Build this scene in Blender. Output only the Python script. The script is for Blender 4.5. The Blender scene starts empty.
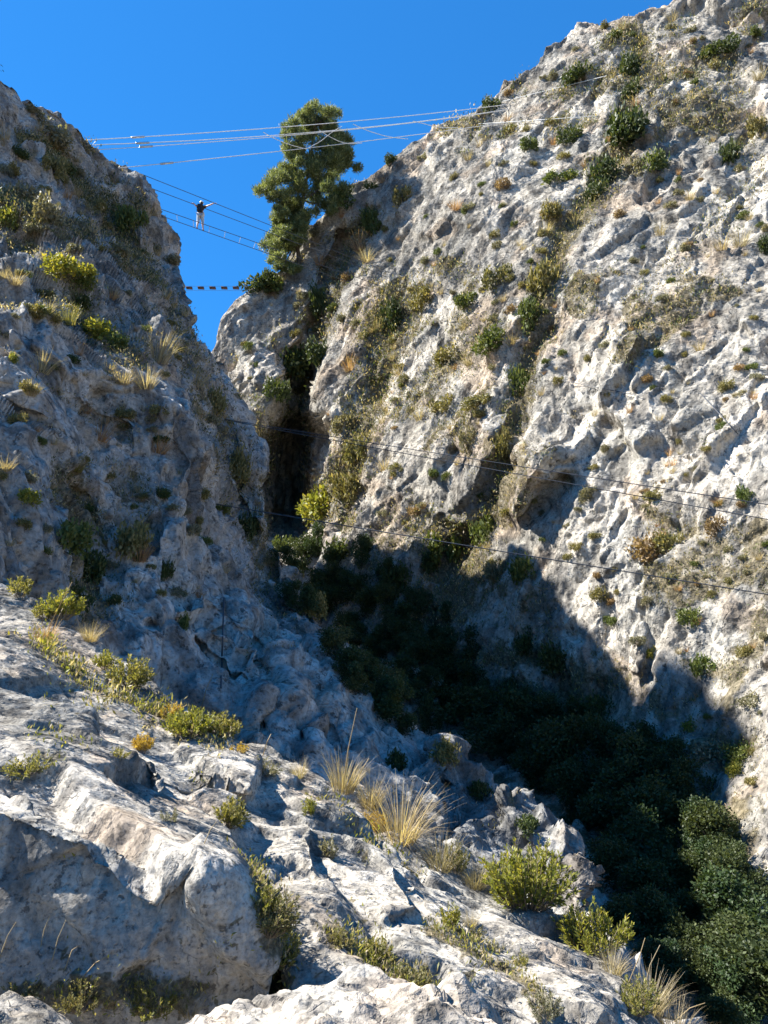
import bpy, math, random
import numpy as np
from mathutils import Vector, Matrix
from mathutils.bvhtree import BVHTree

C = bpy.context.scene.collection
SC = bpy.context.scene
R = math.radians
random.seed(7)
rng = np.random.default_rng(7)

# ------------------------------------------------------------------ camera
F = 773.0
PITCH = R(11.0)
cp, sp = math.cos(PITCH), math.sin(PITCH)
cd = bpy.data.cameras.new('camera')
cam = bpy.data.objects.new('camera', cd)
C.objects.link(cam)
cam.rotation_euler = (math.pi / 2 + PITCH, 0, 0)
cd.sensor_fit = 'VERTICAL'
cd.angle = 2 * math.atan(512 / F)
cd.clip_start = 0.05
cd.clip_end = 5000
SC.camera = cam


def rays(x, y):
    """direction through a photo point, forward component 1"""
    x = np.asarray(x, float)
    y = np.asarray(y, float)
    a = (x - 384) / F
    b = (512 - y) / F
    return np.stack([a, cp - b * sp, sp + b * cp], -1)


def pt(x, y, d):
    return rays(x, y) * np.asarray(d, float)[..., None]


def V(x, y, d):
    return Vector(pt(x, y, d))


# ------------------------------------------------------------------ noise
def _hash(ix, iy, iz, seed):
    h = (ix.astype(np.int64) * 374761393 + iy.astype(np.int64) * 668265263 + iz.astype(np.int64) * 2147483647 + seed * 1274126177) & 0xFFFFFFFF
    h = ((h ^ (h >> 13)) * 1274126177) & 0xFFFFFFFF
    h = ((h ^ (h >> 16)) * 2246822519) & 0xFFFFFFFF
    return h ^ (h >> 15)


_G = np.array([[1, 1, 0], [-1, 1, 0], [1, -1, 0], [-1, -1, 0], [1, 0, 1], [-1, 0, 1], [1, 0, -1], [-1, 0, -1],
               [0, 1, 1], [0, -1, 1], [0, 1, -1], [0, -1, -1]], float)


def gnoise(P, seed=0):
    I = np.floor(P)
    f = P - I
    I = I.astype(np.int64)
    u = f * f * f * (f * (f * 6 - 15) + 10)
    res = 0
    for dx in (0, 1):
        wx = u[:, 0] if dx else 1 - u[:, 0]
        for dy in (0, 1):
            wy = u[:, 1] if dy else 1 - u[:, 1]
            for dz in (0, 1):
                wz = u[:, 2] if dz else 1 - u[:, 2]
                g = _G[_hash(I[:, 0] + dx, I[:, 1] + dy, I[:, 2] + dz, seed) % 12]
                res = res + wx * wy * wz * (g[:, 0] * (f[:, 0] - dx) + g[:, 1] * (f[:, 1] - dy) + g[:, 2] * (f[:, 2] - dz))
    return res


def fbm(P, octv=4, seed=0, gain=0.5, lac=2.03, ridged=False):
    a, s, tot = 1.0, 0, 0
    Q = P.copy()
    for o in range(octv):
        n = gnoise(Q, seed + o)
        if ridged:
            n = 0.5 - np.abs(n) * 1.6
        s = s + a * n
        Q = Q * lac + 17.3
        a *= gain
    return s


def worley(P, seed=0):
    """F1, F2 with the two nearest cells' hashes and offsets"""
    I = np.floor(P).astype(np.int64)
    n = len(P)
    f1 = np.full(n, 9.0)
    f2 = np.full(n, 9.0)
    h1 = np.zeros(n, np.int64)
    h2 = np.zeros(n, np.int64)
    v1 = np.zeros((n, 3))
    v2 = np.zeros((n, 3))
    for dx in (-1, 0, 1):
        for dy in (-1, 0, 1):
            for dz in (-1, 0, 1):
                J = I + np.array([dx, dy, dz])
                h = _hash(J[:, 0], J[:, 1], J[:, 2], seed)
                c = J + np.stack([(h & 1023) / 1023.0, ((h >> 10) & 1023) / 1023.0, ((h >> 20) & 1023) / 1023.0], -1)
                v = P - c
                d = np.sqrt((v * v).sum(1))
                m = d < f1
                k = ~m & (d < f2)
                f2 = np.where(m, f1, np.where(k, d, f2))
                h2 = np.where(m, h1, np.where(k, h, h2))
                v2[m] = v1[m]
                v2[k] = v[k]
                f1 = np.where(m, d, f1)
                h1 = np.where(m, h, h1)
                v1[m] = v[m]
    return f1, f2, h1, h2, v1, v2


def blocks(P, size, amp, tilt, seed, crack=0.0, cw=0.05, w=0.18):
    """fractured-rock relief: every Worley cell is a block with an offset and a tilted face of its own; w is the width of the risers"""
    f1, f2, h1, h2, v1, v2 = worley(P / size, seed)

    def face(h, v):
        hv = _hash(h, h >> 7, h >> 3, seed + 5)
        t = np.stack([((hv >> 10) & 255) / 127.5 - 1, ((hv >> 18) & 255) / 127.5 - 1, ((hv >> 4) & 255) / 127.5 - 1], -1)
        return ((hv & 1023) / 1023.0 - 0.5) * amp + (t * v).sum(1) * tilt
    e = f2 - f1
    k = np.clip(e / w, 0, 1)
    k = 0.5 + 0.5 * k * (2 - k)
    o = face(h1, v1) * k + face(h2, v2) * (1 - k)
    if crack:
        o = o - crack * np.exp(-e / cw)
    return o


def strata(P, nrm, spacing, amp, seed, warp=0.5):
    """ledges along tilted beds: a slow rise and a sharp drop, coming and going along the face"""
    n = np.array(nrm, float)
    n /= np.linalg.norm(n)
    s = P @ n / spacing + warp * fbm(P / (spacing * 2.2), 3, seed) + 0.12 * fbm(P / (spacing * 0.4), 2, seed + 3)
    f = s - np.floor(s)
    saw = np.where(f < 0.86, f / 0.86, (1 - f) / 0.14)
    k = _hash(np.floor(s).astype(np.int64), np.floor(s * 0).astype(np.int64), np.floor(s * 0).astype(np.int64), seed)
    m = np.clip(0.35 + 1.3 * fbm(P / (spacing * 1.7) + 9, 2, seed + 7), 0, 1) * (0.4 + 0.6 * (k & 255) / 255.0)
    return amp * (saw - 0.4) * m


def basis(P, dip, plunge, stretch):
    """rotate into a fracture frame and shrink along its long axis so blocks run along it"""
    a = np.array(dip, float)
    a /= np.linalg.norm(a)
    b = np.array(plunge, float)
    b -= a * (a @ b)
    b /= np.linalg.norm(b)
    c = np.cross(a, b)
    return np.stack([P @ a / stretch[0], P @ b / stretch[1], P @ c / stretch[2]], -1)


def tps(ctrl):
    """thin plate spline through (x, y, depth) control points; log depth keeps it positive"""
    c = np.array(ctrl, float)
    X = c[:, :2] / 300.0
    n = len(X)
    r2 = ((X[:, None] - X[None]) ** 2).sum(-1)
    K = 0.5 * r2 * np.log(r2 + 1e-9)
    A = np.zeros((n + 3, n + 3))
    A[:n, :n] = K + np.eye(n) * 1e-3
    A[:n, n] = 1
    A[:n, n + 1:] = X
    A[n, :n] = 1
    A[n + 1:, :n] = X.T
    w = np.linalg.solve(A, np.concatenate([np.log(c[:, 2]), np.zeros(3)]))

    def f(x, y):
        Q = np.stack([np.ravel(x), np.ravel(y)], -1) / 300.0
        out = np.empty(len(Q))
        for s in range(0, len(Q), 40000):
            q = Q[s:s + 40000]
            r2 = ((q[:, None] - X[None]) ** 2).sum(-1)
            out[s:s + 40000] = (0.5 * r2 * np.log(r2 + 1e-9)) @ w[:n] + w[n] + q @ w[n + 1:]
        return np.exp(out).reshape(np.shape(x))
    return f


def seg_dist(x, y, poly):
    """distance in photo points from a polyline"""
    best = np.full(np.shape(x), 1e9)
    for (x0, y0), (x1, y1) in zip(poly[:-1], poly[1:]):
        dx, dy = x1 - x0, y1 - y0
        t = np.clip(((x - x0) * dx + (y - y0) * dy) / (dx * dx + dy * dy), 0, 1)
        best = np.minimum(best, np.hypot(x - x0 - t * dx, y - y0 - t * dy))
    return best


# ------------------------------------------------------------------ materials
def nodes(name):
    m = bpy.data.materials.new(name)
    m.use_nodes = True
    nt = m.node_tree
    nt.nodes.clear()
    out = nt.nodes.new('ShaderNodeOutputMaterial')
    return m, nt, out


class NB:
    def __init__(s, nt):
        s.nt = nt

    def n(s, typ, **kw):
        nd = s.nt.nodes.new(typ)
        for k, v in kw.items():
            if k == 'inp':
                for a, b in v.items():
                    if hasattr(b, 'is_output'):
                        s.nt.links.new(b, nd.inputs[a])
                    else:
                        nd.inputs[a].default_value = b
            else:
                setattr(nd, k, v)
        return nd

    def noise(s, vec, scale, detail=6, rough=0.55, lac=2.0, dist=0.0):
        return s.n('ShaderNodeTexNoise', inp={'Vector': vec, 'Scale': scale, 'Detail': detail, 'Roughness': rough, 'Lacunarity': lac, 'Distortion': dist}).outputs['Fac']

    def ramp(s, fac, stops, interp='LINEAR'):
        r = s.n('ShaderNodeValToRGB')
        r.color_ramp.interpolation = interp
        el = r.color_ramp.elements
        while len(el) < len(stops):
            el.new(0.5)
        for e, (p, c) in zip(el, stops):
            e.position = p
            e.color = (c, c, c, 1) if isinstance(c, (int, float)) else (*c, 1)
        s.nt.links.new(fac, r.inputs[0])
        return r.outputs[0]

    def mix(s, fac, a, b, blend='MIX'):
        m = s.n('ShaderNodeMix', data_type='RGBA', blend_type=blend)
        for i, v in ((0, fac), (6, a), (7, b)):
            if hasattr(v, 'is_output'):
                s.nt.links.new(v, m.inputs[i])
            elif isinstance(v, (int, float)):
                m.inputs[i].default_value = v
            else:
                m.inputs[i].default_value = (*v, 1)
        return m.outputs[2]

    def math(s, op, a, b=0.0):
        m = s.n('ShaderNodeMath', operation=op)
        for i, v in ((0, a), (1, b)):
            if hasattr(v, 'is_output'):
                s.nt.links.new(v, m.inputs[i])
            else:
                m.inputs[i].default_value = v
        return m.outputs[0]

    def vscale(s, vec, sc):
        m = s.n('ShaderNodeVectorMath', operation='MULTIPLY')
        s.nt.links.new(vec, m.inputs[0])
        m.inputs[1].default_value = sc
        return m.outputs[0]


def rock_material(name, fine=1.0, bump=1.0):
    """weathered limestone: the surface's own tint and soil cover, with fine grain, pits and hairline cracks"""
    m, nt, out = nodes(name)
    b = NB(nt)
    co = b.n('ShaderNodeTexCoord').outputs['Object']
    col = b.n('ShaderNodeAttribute', attribute_name='tint').outputs['Color']
    mid = b.noise(co, 1.7 * fine, 5, 0.62, dist=0.3)
    fin = b.noise(co, 9.0 * fine, 4, 0.66)
    col = b.mix(0.9, col, b.ramp(mid, [(0.27, 0.45), (0.41, 0.85), (0.56, 1.1), (0.74, 1.32)]), 'MULTIPLY')
    col = b.mix(0.9, col, b.ramp(fin, [(0.3, 0.42), (0.44, 0.93), (0.7, 1.35)]), 'MULTIPLY')
    warp = b.n('ShaderNodeMixRGB', blend_type='ADD', inp={0: 0.35, 1: co, 2: b.n('ShaderNodeTexNoise', inp={'Vector': co, 'Scale': 1.1 * fine, 'Detail': 2}).outputs['Color']}).outputs[0]
    ck = b.n('ShaderNodeTexVoronoi', feature='DISTANCE_TO_EDGE', inp={'Vector': b.vscale(warp, (1.0, 1.0, 0.6)), 'Scale': 0.8 * fine}).outputs['Distance']
    crack = b.math('MULTIPLY', b.ramp(ck, [(0.0, 1.0), (0.014, 0.0)]), b.ramp(mid, [(0.48, 0.0), (0.6, 0.8)]))
    pit = b.ramp(b.noise(co, 3.6 * fine, 3, 0.72), [(0.33, 1.0), (0.42, 0.0)])
    dark = b.math('MAXIMUM', b.math('MULTIPLY', crack, 0.7), b.math('MULTIPLY', pit, 0.75))
    col = b.mix(dark, col, (0.06, 0.056, 0.052))
    at = b.n('ShaderNodeAttribute', attribute_name='soil').outputs['Fac']
    sm = b.ramp(b.math('ADD', b.math('MULTIPLY', mid, 1.5), b.math('SUBTRACT', at, 1.3)), [(0.0, 0.0), (0.2, 1.0)])
    soil = b.ramp(fin, [(0.3, (0.05, 0.042, 0.026)), (0.5, (0.11, 0.09, 0.05)), (0.7, (0.23, 0.19, 0.12))])
    col = b.mix(b.math('MULTIPLY', sm, 0.85), col, soil)
    wp = b.n('ShaderNodeMixRGB', blend_type='ADD', inp={0: 0.22 / fine, 1: co, 2: b.n('ShaderNodeTexNoise', inp={'Vector': co, 'Scale': 2.2 * fine, 'Detail': 2}).outputs['Color']}).outputs[0]

    def facet(rot, stretch, scale, step, tilt):
        mp = b.n('ShaderNodeMapping', inp={0: wp, 2: rot, 3: stretch}).outputs[0]
        v = b.n('ShaderNodeTexVoronoi', feature='F1', inp={'Vector': mp, 'Scale': scale * fine})
        dv = b.n('ShaderNodeVectorMath', operation='SUBTRACT', inp={0: mp, 1: v.outputs['Position']}).outputs[0]
        cc = b.n('ShaderNodeVectorMath', operation='SUBTRACT', inp={0: v.outputs['Color'], 1: (0.5, 0.5, 0.5)}).outputs[0]
        dt = b.n('ShaderNodeVectorMath', operation='DOT_PRODUCT', inp={0: cc, 1: dv}).outputs['Value']
        cx = b.n('ShaderNodeSeparateXYZ', inp={0: v.outputs['Color']}).outputs[0]
        return b.math('ADD', b.math('MULTIPLY', dt, 2.0 * tilt), b.math('MULTIPLY', cx, step / fine)), cx
    f1, c1 = facet((0.3, 0.5, 0.2), (1.0, 1.0, 0.5), 0.75, 0.06, 0.42)
    f2, c2 = facet((0.1, -0.4, 0.6), (1.0, 1.0, 0.6), 2.3, 0.025, 0.42)
    f3, c3 = facet((0.5, 0.2, -0.3), (1.0, 1.0, 0.7), 7.0, 0.008, 0.4)
    col = b.mix(0.6, col, b.ramp(b.math('ADD', b.math('MULTIPLY', c1, 0.5), b.math('MULTIPLY', c2, 0.5)), [(0.1, 0.82), (0.5, 1.0), (0.9, 1.12)]), 'MULTIPLY')
    bs = b.n('ShaderNodeBsdfDiffuse', inp={'Color': col, 'Roughness': 0.6})
    h = b.math('ADD', b.math('MULTIPLY', mid, 0.10 / fine), b.math('MULTIPLY', fin, 0.045 / fine))
    h = b.math('ADD', h, b.math('ADD', f1, b.math('ADD', f2, f3)))
    h = b.math('SUBTRACT', h, b.math('MULTIPLY', dark, 0.035 / fine))
    bp = b.n('ShaderNodeBump', inp={'Strength': 1.0, 'Distance': bump, 'Height': h})
    nt.links.new(bp.outputs[0], bs.inputs['Normal'])
    nt.links.new(bs.outputs[0], out.inputs[0])
    return m


def sstep(x, a, b):
    t = np.clip((x - a) / (b - a), 0, 1)
    return t * t * (3 - 2 * t)


def rock_tint(v, fine, light, stain, seed, warm=(1.0, 0.912, 0.775)):
    """the stone's own colour: pale and grey patches, dark rain streaks, ochre stains"""
    q = v * fine
    big = fbm(q * 0.17, 4, seed)
    col = light * (1 + 0.32 * np.clip(big * 1.6, -1, 1))[:, None] * np.array(warm)[None]
    g = sstep(fbm(q * 0.4, 5, seed + 3), 0.02, 0.3)[:, None] * 0.75
    col = col * (1 - g + g * np.array([0.70, 0.73, 0.76]))
    st = sstep(fbm(q * np.array([1.5, 1.5, 0.2]), 4, seed + 6), 0.08, 0.42)[:, None] * 0.8
    col = col * (1 - st + st * np.array([0.45, 0.45, 0.46]))
    oc = (sstep(fbm(q * 0.3, 5, seed + 9), 0.16, 0.42) * stain)[:, None]
    col = col * (1 - oc + oc * np.array([1.1, 0.74, 0.45]))
    return col


def set_attrs(me, soil, tint):
    a = me.attributes.new('soil', 'FLOAT', 'POINT')
    a.data.foreach_set('value', soil.reshape(-1).astype(np.float32))
    a = me.attributes.new('tint', 'FLOAT_COLOR', 'POINT')
    c = np.concatenate([tint, np.ones((len(tint), 1))], 1)
    a.data.foreach_set('color', c.reshape(-1).astype(np.float32))


def grid_mesh(name, P, mat, soil, tint):
    """P: (rows, cols, 3)"""
    nr, nc = P.shape[:2]
    me = bpy.data.meshes.new(name)
    idx = np.arange(nr * nc).reshape(nr, nc)
    q = np.stack([idx[:-1, :-1], idx[1:, :-1], idx[1:, 1:], idx[:-1, 1:]], -1).reshape(-1, 4)
    Pf = P.reshape(-1, 3)
    fn = np.cross(Pf[q[:, 1]] - Pf[q[:, 0]], Pf[q[:, 2]] - Pf[q[:, 0]])
    if (np.sign((fn * Pf[q[:, 0]]).sum(1))).mean() > 0:      # faces look towards the gorge
        q = q[:, ::-1].copy()
    me.vertices.add(nr * nc)
    me.vertices.foreach_set('co', P.reshape(-1).astype(np.float32))
    me.loops.add(q.size)
    me.loops.foreach_set('vertex_index', q.reshape(-1).astype(np.int32))
    me.polygons.add(len(q))
    me.polygons.foreach_set('loop_start', (np.arange(len(q)) * 4).astype(np.int32))
    me.polygons.foreach_set('use_smooth', np.ones(len(q), bool))
    me.update(calc_edges=True)
    set_attrs(me, soil, tint)
    me.materials.append(mat)
    o = bpy.data.objects.new(name, me)
    C.objects.link(o)
    o['kind'] = 'structure'
    TERR[name] = (P.reshape(-1, 3), q)
    return o


TERR = {}


def base_normals(P):
    du = np.gradient(P, axis=1)
    dv = np.gradient(P, axis=0)
    n = np.cross(dv, du)
    n /= np.linalg.norm(n, axis=-1, keepdims=True) + 1e-12
    flip = (n * P).sum(-1) > 0
    if flip.mean() > 0.5:
        n = -n
    return n


def smooth(P, it=3):
    """soften normals' source so steep folds do not explode"""
    Q = P.copy()
    for _ in range(it):
        Q[1:-1, 1:-1] = (Q[1:-1, 1:-1] * 2 + Q[:-2, 1:-1] + Q[2:, 1:-1] + Q[1:-1, :-2] + Q[1:-1, 2:]) / 6
    return Q


# ------------------------------------------------------------------ the cliff on the far side of the gorge
SKY_R = np.array([(-400, 640), (-60, 520), (80, 430), (160, 385), (205, 360), (213, 345), (222, 318), (240, 297), (262, 280), (285, 262), (297, 232),
                  (325, 218), (350, 186), (372, 172), (395, 154), (412, 142), (430, 131), (455, 118), (480, 106), (490, 96), (502, 76), (520, 66),
                  (540, 54), (556, 40), (570, 26), (584, 20), (600, 17), (625, 15), (640, 13), (655, 4), (690, -4), (740, -25), (850, -90), (1100, -230)], float)
dR = tps([(-300, 700, 72), (-300, 1200, 30), (100, 500, 70), (215, 350, 53), (235, 300, 54), (250, 400, 49), (262, 440, 47.5), (272, 330, 52), (300, 250, 56), (300, 330, 52), (340, 300, 49.5), (350, 400, 45),
          (330, 190, 57), (400, 150, 55.5), (400, 250, 48.5), (430, 350, 42.2), (400, 470, 39.5), (480, 110, 52.5), (480, 200, 45.5), (500, 300, 39), (560, 50, 52),
          (560, 150, 45.5), (570, 250, 38), (560, 350, 34), (640, 10, 51), (650, 110, 43.5), (650, 220, 37), (640, 330, 32), (760, 0, 47), (760, 120, 40),
          (760, 240, 33.5), (760, 350, 28.6), (640, 440, 29.2), (760, 450, 25.3), (450, 540, 36), (540, 480, 31.5), (540, 600, 29.5), (640, 540, 27.2),
          (760, 550, 23.2), (640, 650, 24.8), (760, 650, 21.2), (760, 750, 19.0), (680, 740, 22.2), (760, 850, 17.2), (300, 540, 44), (400, 600, 35.5),
          (480, 660, 31.5), (560, 720, 27), (600, 800, 22.5), (500, 800, 24), (680, 860, 18.5), (700, 960, 15), (600, 950, 14), (760, 1000, 13.5),
          (850, 1150, 11), (500, 1100, 9), (950, 600, 18.5), (950, 300, 27), (950, 0, 42), (1050, 900, 15), (1000, -150, 48), (800, -60, 50), (400, 760, 27)])



def build_right():
    xs = np.concatenate([np.arange(-160, 160, 8), np.arange(160, 800, 1.4), np.arange(800, 1080, 8)])
    S = np.interp(xs, SKY_R[:, 0], SKY_R[:, 1])
    nv = 720
    t = np.concatenate([np.linspace(0, 0.12, 22)[:-1], np.linspace(0.12, 1, nv)])
    yb = 1200.0
    X = np.repeat(xs[None], len(t), 0)
    Y = yb + (S[None] - yb) * t[:, None]
    D = dR(X, Y)
    soil = np.zeros_like(D)

    def gully(poly, depth, width, s=0.0, rag=0.5):
        nonlocal D, soil
        wob = gnoise(np.stack([X.ravel() / 26, Y.ravel() / 26, X.ravel() * 0 + depth], -1), 3).reshape(X.shape)
        d = seg_dist(X, Y, poly) * (1 + rag * wob)
        g = np.exp(-(d / width) ** 2)
        D = D + depth * g
        soil = np.maximum(soil, s * np.exp(-(d / (width * 1.3)) ** 2))
    gully([(640, 40), (628, 110), (606, 180), (560, 240), (545, 290), (525, 380), (510, 440), (490, 520), (440, 570)], 0.9, 13, 0.85)
    gully([(300, 365), (298, 400), (288, 440), (286, 515)], 7.0, 13, 0.0, 0.3)
    gully([(298, 440), (294, 475), (290, 520)], 9.0, 22, 0.0, 0.3)
    gully([(345, 235), (325, 290), (308, 340), (299, 390)], 2.2, 8, 0.2)
    gully([(372, 215), (330, 300), (318, 350)], 1.6, 10, 0.55)
    gully([(400, 310), (370, 400), (345, 480), (320, 500)], 1.0, 20, 0.8)
    gully([(500, 330), (440, 370), (400, 410)], 0.5, 16, 0.7)
    gully([(566, 482), (545, 505), (525, 520)], 1.0, 7, 0)
    gully([(540, 455), (520, 480), (515, 505)], -1.9, 17, 0)
    gully([(640, 590), (652, 640), (645, 680)], 0.3, 5, 0.4)
    gully([(606, 600), (607, 640)], 0.3, 4, 0)
    gully([(660, 520), (700, 540)], 0.25, 20, 0.7)
    gully([(700, 745), (745, 740)], 0.3, 20, 0.7)
    gully([(735, 90), (760, 180), (690, 250), (640, 300)], 0.4, 22, 0.5)
    gully([(470, 560), (430, 640), (470, 700), (560, 700)], 0.8, 30, 0.9)
    P = pt(X, Y, D)
    # over the top and away behind the skyline
    top = P[-1]
    rd = rays(xs, S)
    rd /= np.linalg.norm(rd, axis=1, keepdims=True)
    ks = np.array([0.15, 0.35, 0.6, 0.9, 1.3, 1.8, 2.5, 3.5, 5, 8, 13, 22, 40])
    away = rd * np.array([1, 1, 1]) + np.array([0.05, 0.1, -0.25])
    drop = np.array([0, 0, -1.0])
    back = np.stack([top + away * k + drop * (k * k * 0.012) for k in ks])
    P = np.concatenate([P, back])
    soil = np.concatenate([soil, np.zeros((len(ks), len(xs)))])
    N = base_normals(smooth(P, 6))
    q = P.reshape(-1, 3)
    wq = q + 0.25 * np.stack([fbm(q / 1.6, 4, s) for s in (11, 21, 31)], -1)
    fr = basis(wq, (0.55, 0.25, 0.8), (1, -0.3, -0.4), (1.9, 1.0, 1.0))
    h = blocks(fr, 5.2, 0.35, 0.5, 1, 0.1, 0.02, 0.06)
    h += blocks(fr + 31, 2.1, 0.16, 0.4, 2, 0.05, 0.02, 0.06)
    h += blocks(basis(wq, (0.3, 0.1, 0.95), (1, 0, 0), (2.2, 1, 1)) + 77, 0.85, 0.09, 0.2, 3, 0.04, 0.03, 0.1)
    h += 0.06 * fbm(wq * np.array([1 / 0.9, 1 / 0.9, 1 / 4.0]), 4, 52, ridged=True)
    h *= 0.55 + 0.6 * sstep(fbm(q / 6.0, 2, 91), -0.15, 0.3)
    h += strata(wq, (-0.65, 0.74, 0.88), 2.4, 0.42, 41, 0.28)
    h += strata(wq, (-0.5, 0.85, 0.85), 0.9, 0.18, 42, 0.3)
    h += 0.15 * fbm(q / 6.0, 3, 40)
    h += 0.03 * fbm(q / 0.3, 2, 60)
    h -= 0.15
    rav = np.concatenate([sstep(seg_dist(X, Y, [(430, 600), (480, 680), (600, 760), (680, 850), (740, 980), (800, 1150)]), 150, 60), np.zeros((len(ks), len(xs)))]).ravel()
    soil = np.maximum(soil.ravel(), 0.95 * rav * (0.6 + 0.6 * fbm(q / 2.0, 3, 88))).reshape(soil.shape)
    sv = fbm(q / 6.0, 3, 70) + 0.45 * fbm(q / 1.4, 3, 71)
    soil = np.maximum(soil.ravel(), np.clip((sv - 0.12) * 2.0, 0, 0.75))
    P2 = P + N * h.reshape(P.shape[:2])[..., None]
    o = grid_mesh('cliff_right', P2, M['rock_far'], soil, rock_tint(q, 1.0, 0.405, 0.28, 100))
    return o


# ------------------------------------------------------------------ the cliff on the near side of the gorge
EDGE_L = np.array([(-400, -420), (-200, -220), (-60, -90), (40, -28), (75, 0), (88, 20), (105, 50), (122, 72), (135, 86), (155, 101), (172, 122), (180, 142), (190, 155),
                   (203, 163), (222, 168), (240, 172), (275, 184), (300, 190), (318, 198), (335, 206), (352, 212), (372, 224), (400, 238), (430, 252), (455, 261),
                   (490, 272), (515, 278), (545, 286), (575, 296), (605, 310), (640, 338), (665, 352), (690, 372), (715, 395), (740, 425), (765, 462),
                   (785, 510), (805, 545), (830, 562), (860, 582), (900, 606), (960, 640), (1100, 720)], float)
dL = tps([(-600, -300, 36), (-300, -100, 31), (-600, 200, 22), (-600, 600, 9), (-600, 1000, 4.5), (-150, -50, 29.5), (-150, 120, 26.5), (0, 75, 31.5), (60, 120, 33.5), (100, 155, 35.8), (163, 205, 36.5),
          (0, 180, 27), (50, 200, 28.3), (100, 230, 29), (165, 260, 33.5), (0, 300, 17.6), (60, 290, 18.6), (100, 310, 19.6), (150, 345, 18.9), (200, 335, 28), (0, 380, 15.4), (100, 400, 17.3), (160, 400, 17.9), (195, 400, 18.6),
          (222, 385, 26.5), (210, 460, 17.9), (215, 560, 16.6), (245, 480, 22.5), (0, 450, 13.0), (100, 470, 15.9), (180, 450, 17.6), (200, 520, 16.9), (248, 440, 25), (270, 500, 24.5), (240, 550, 19), (0, 540, 10.8), (100, 560, 13.9),
          (200, 600, 15.2), (300, 600, 21.5), (280, 640, 16.5), (340, 660, 17.5), (100, 650, 12.2), (200, 700, 13), (0, 650, 9.6), (300, 740, 13.2), (400, 730, 16.2), (400, 790, 12.6), (460, 770, 14.5),
          (520, 830, 12.6), (570, 850, 12.6), (600, 900, 11.2), (560, 930, 9.8), (400, 880, 10.5), (200, 850, 10), (0, 850, 7.5), (300, 1050, 8), (640, 1000, 9), (-200, 500, 11), (-200, 300, 19)])



def D_all(X, Y, ks):
    D = dL(X, Y)
    return np.concatenate([D, np.repeat(D[:, -1:], len(ks), 1)], 1).ravel()


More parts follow.
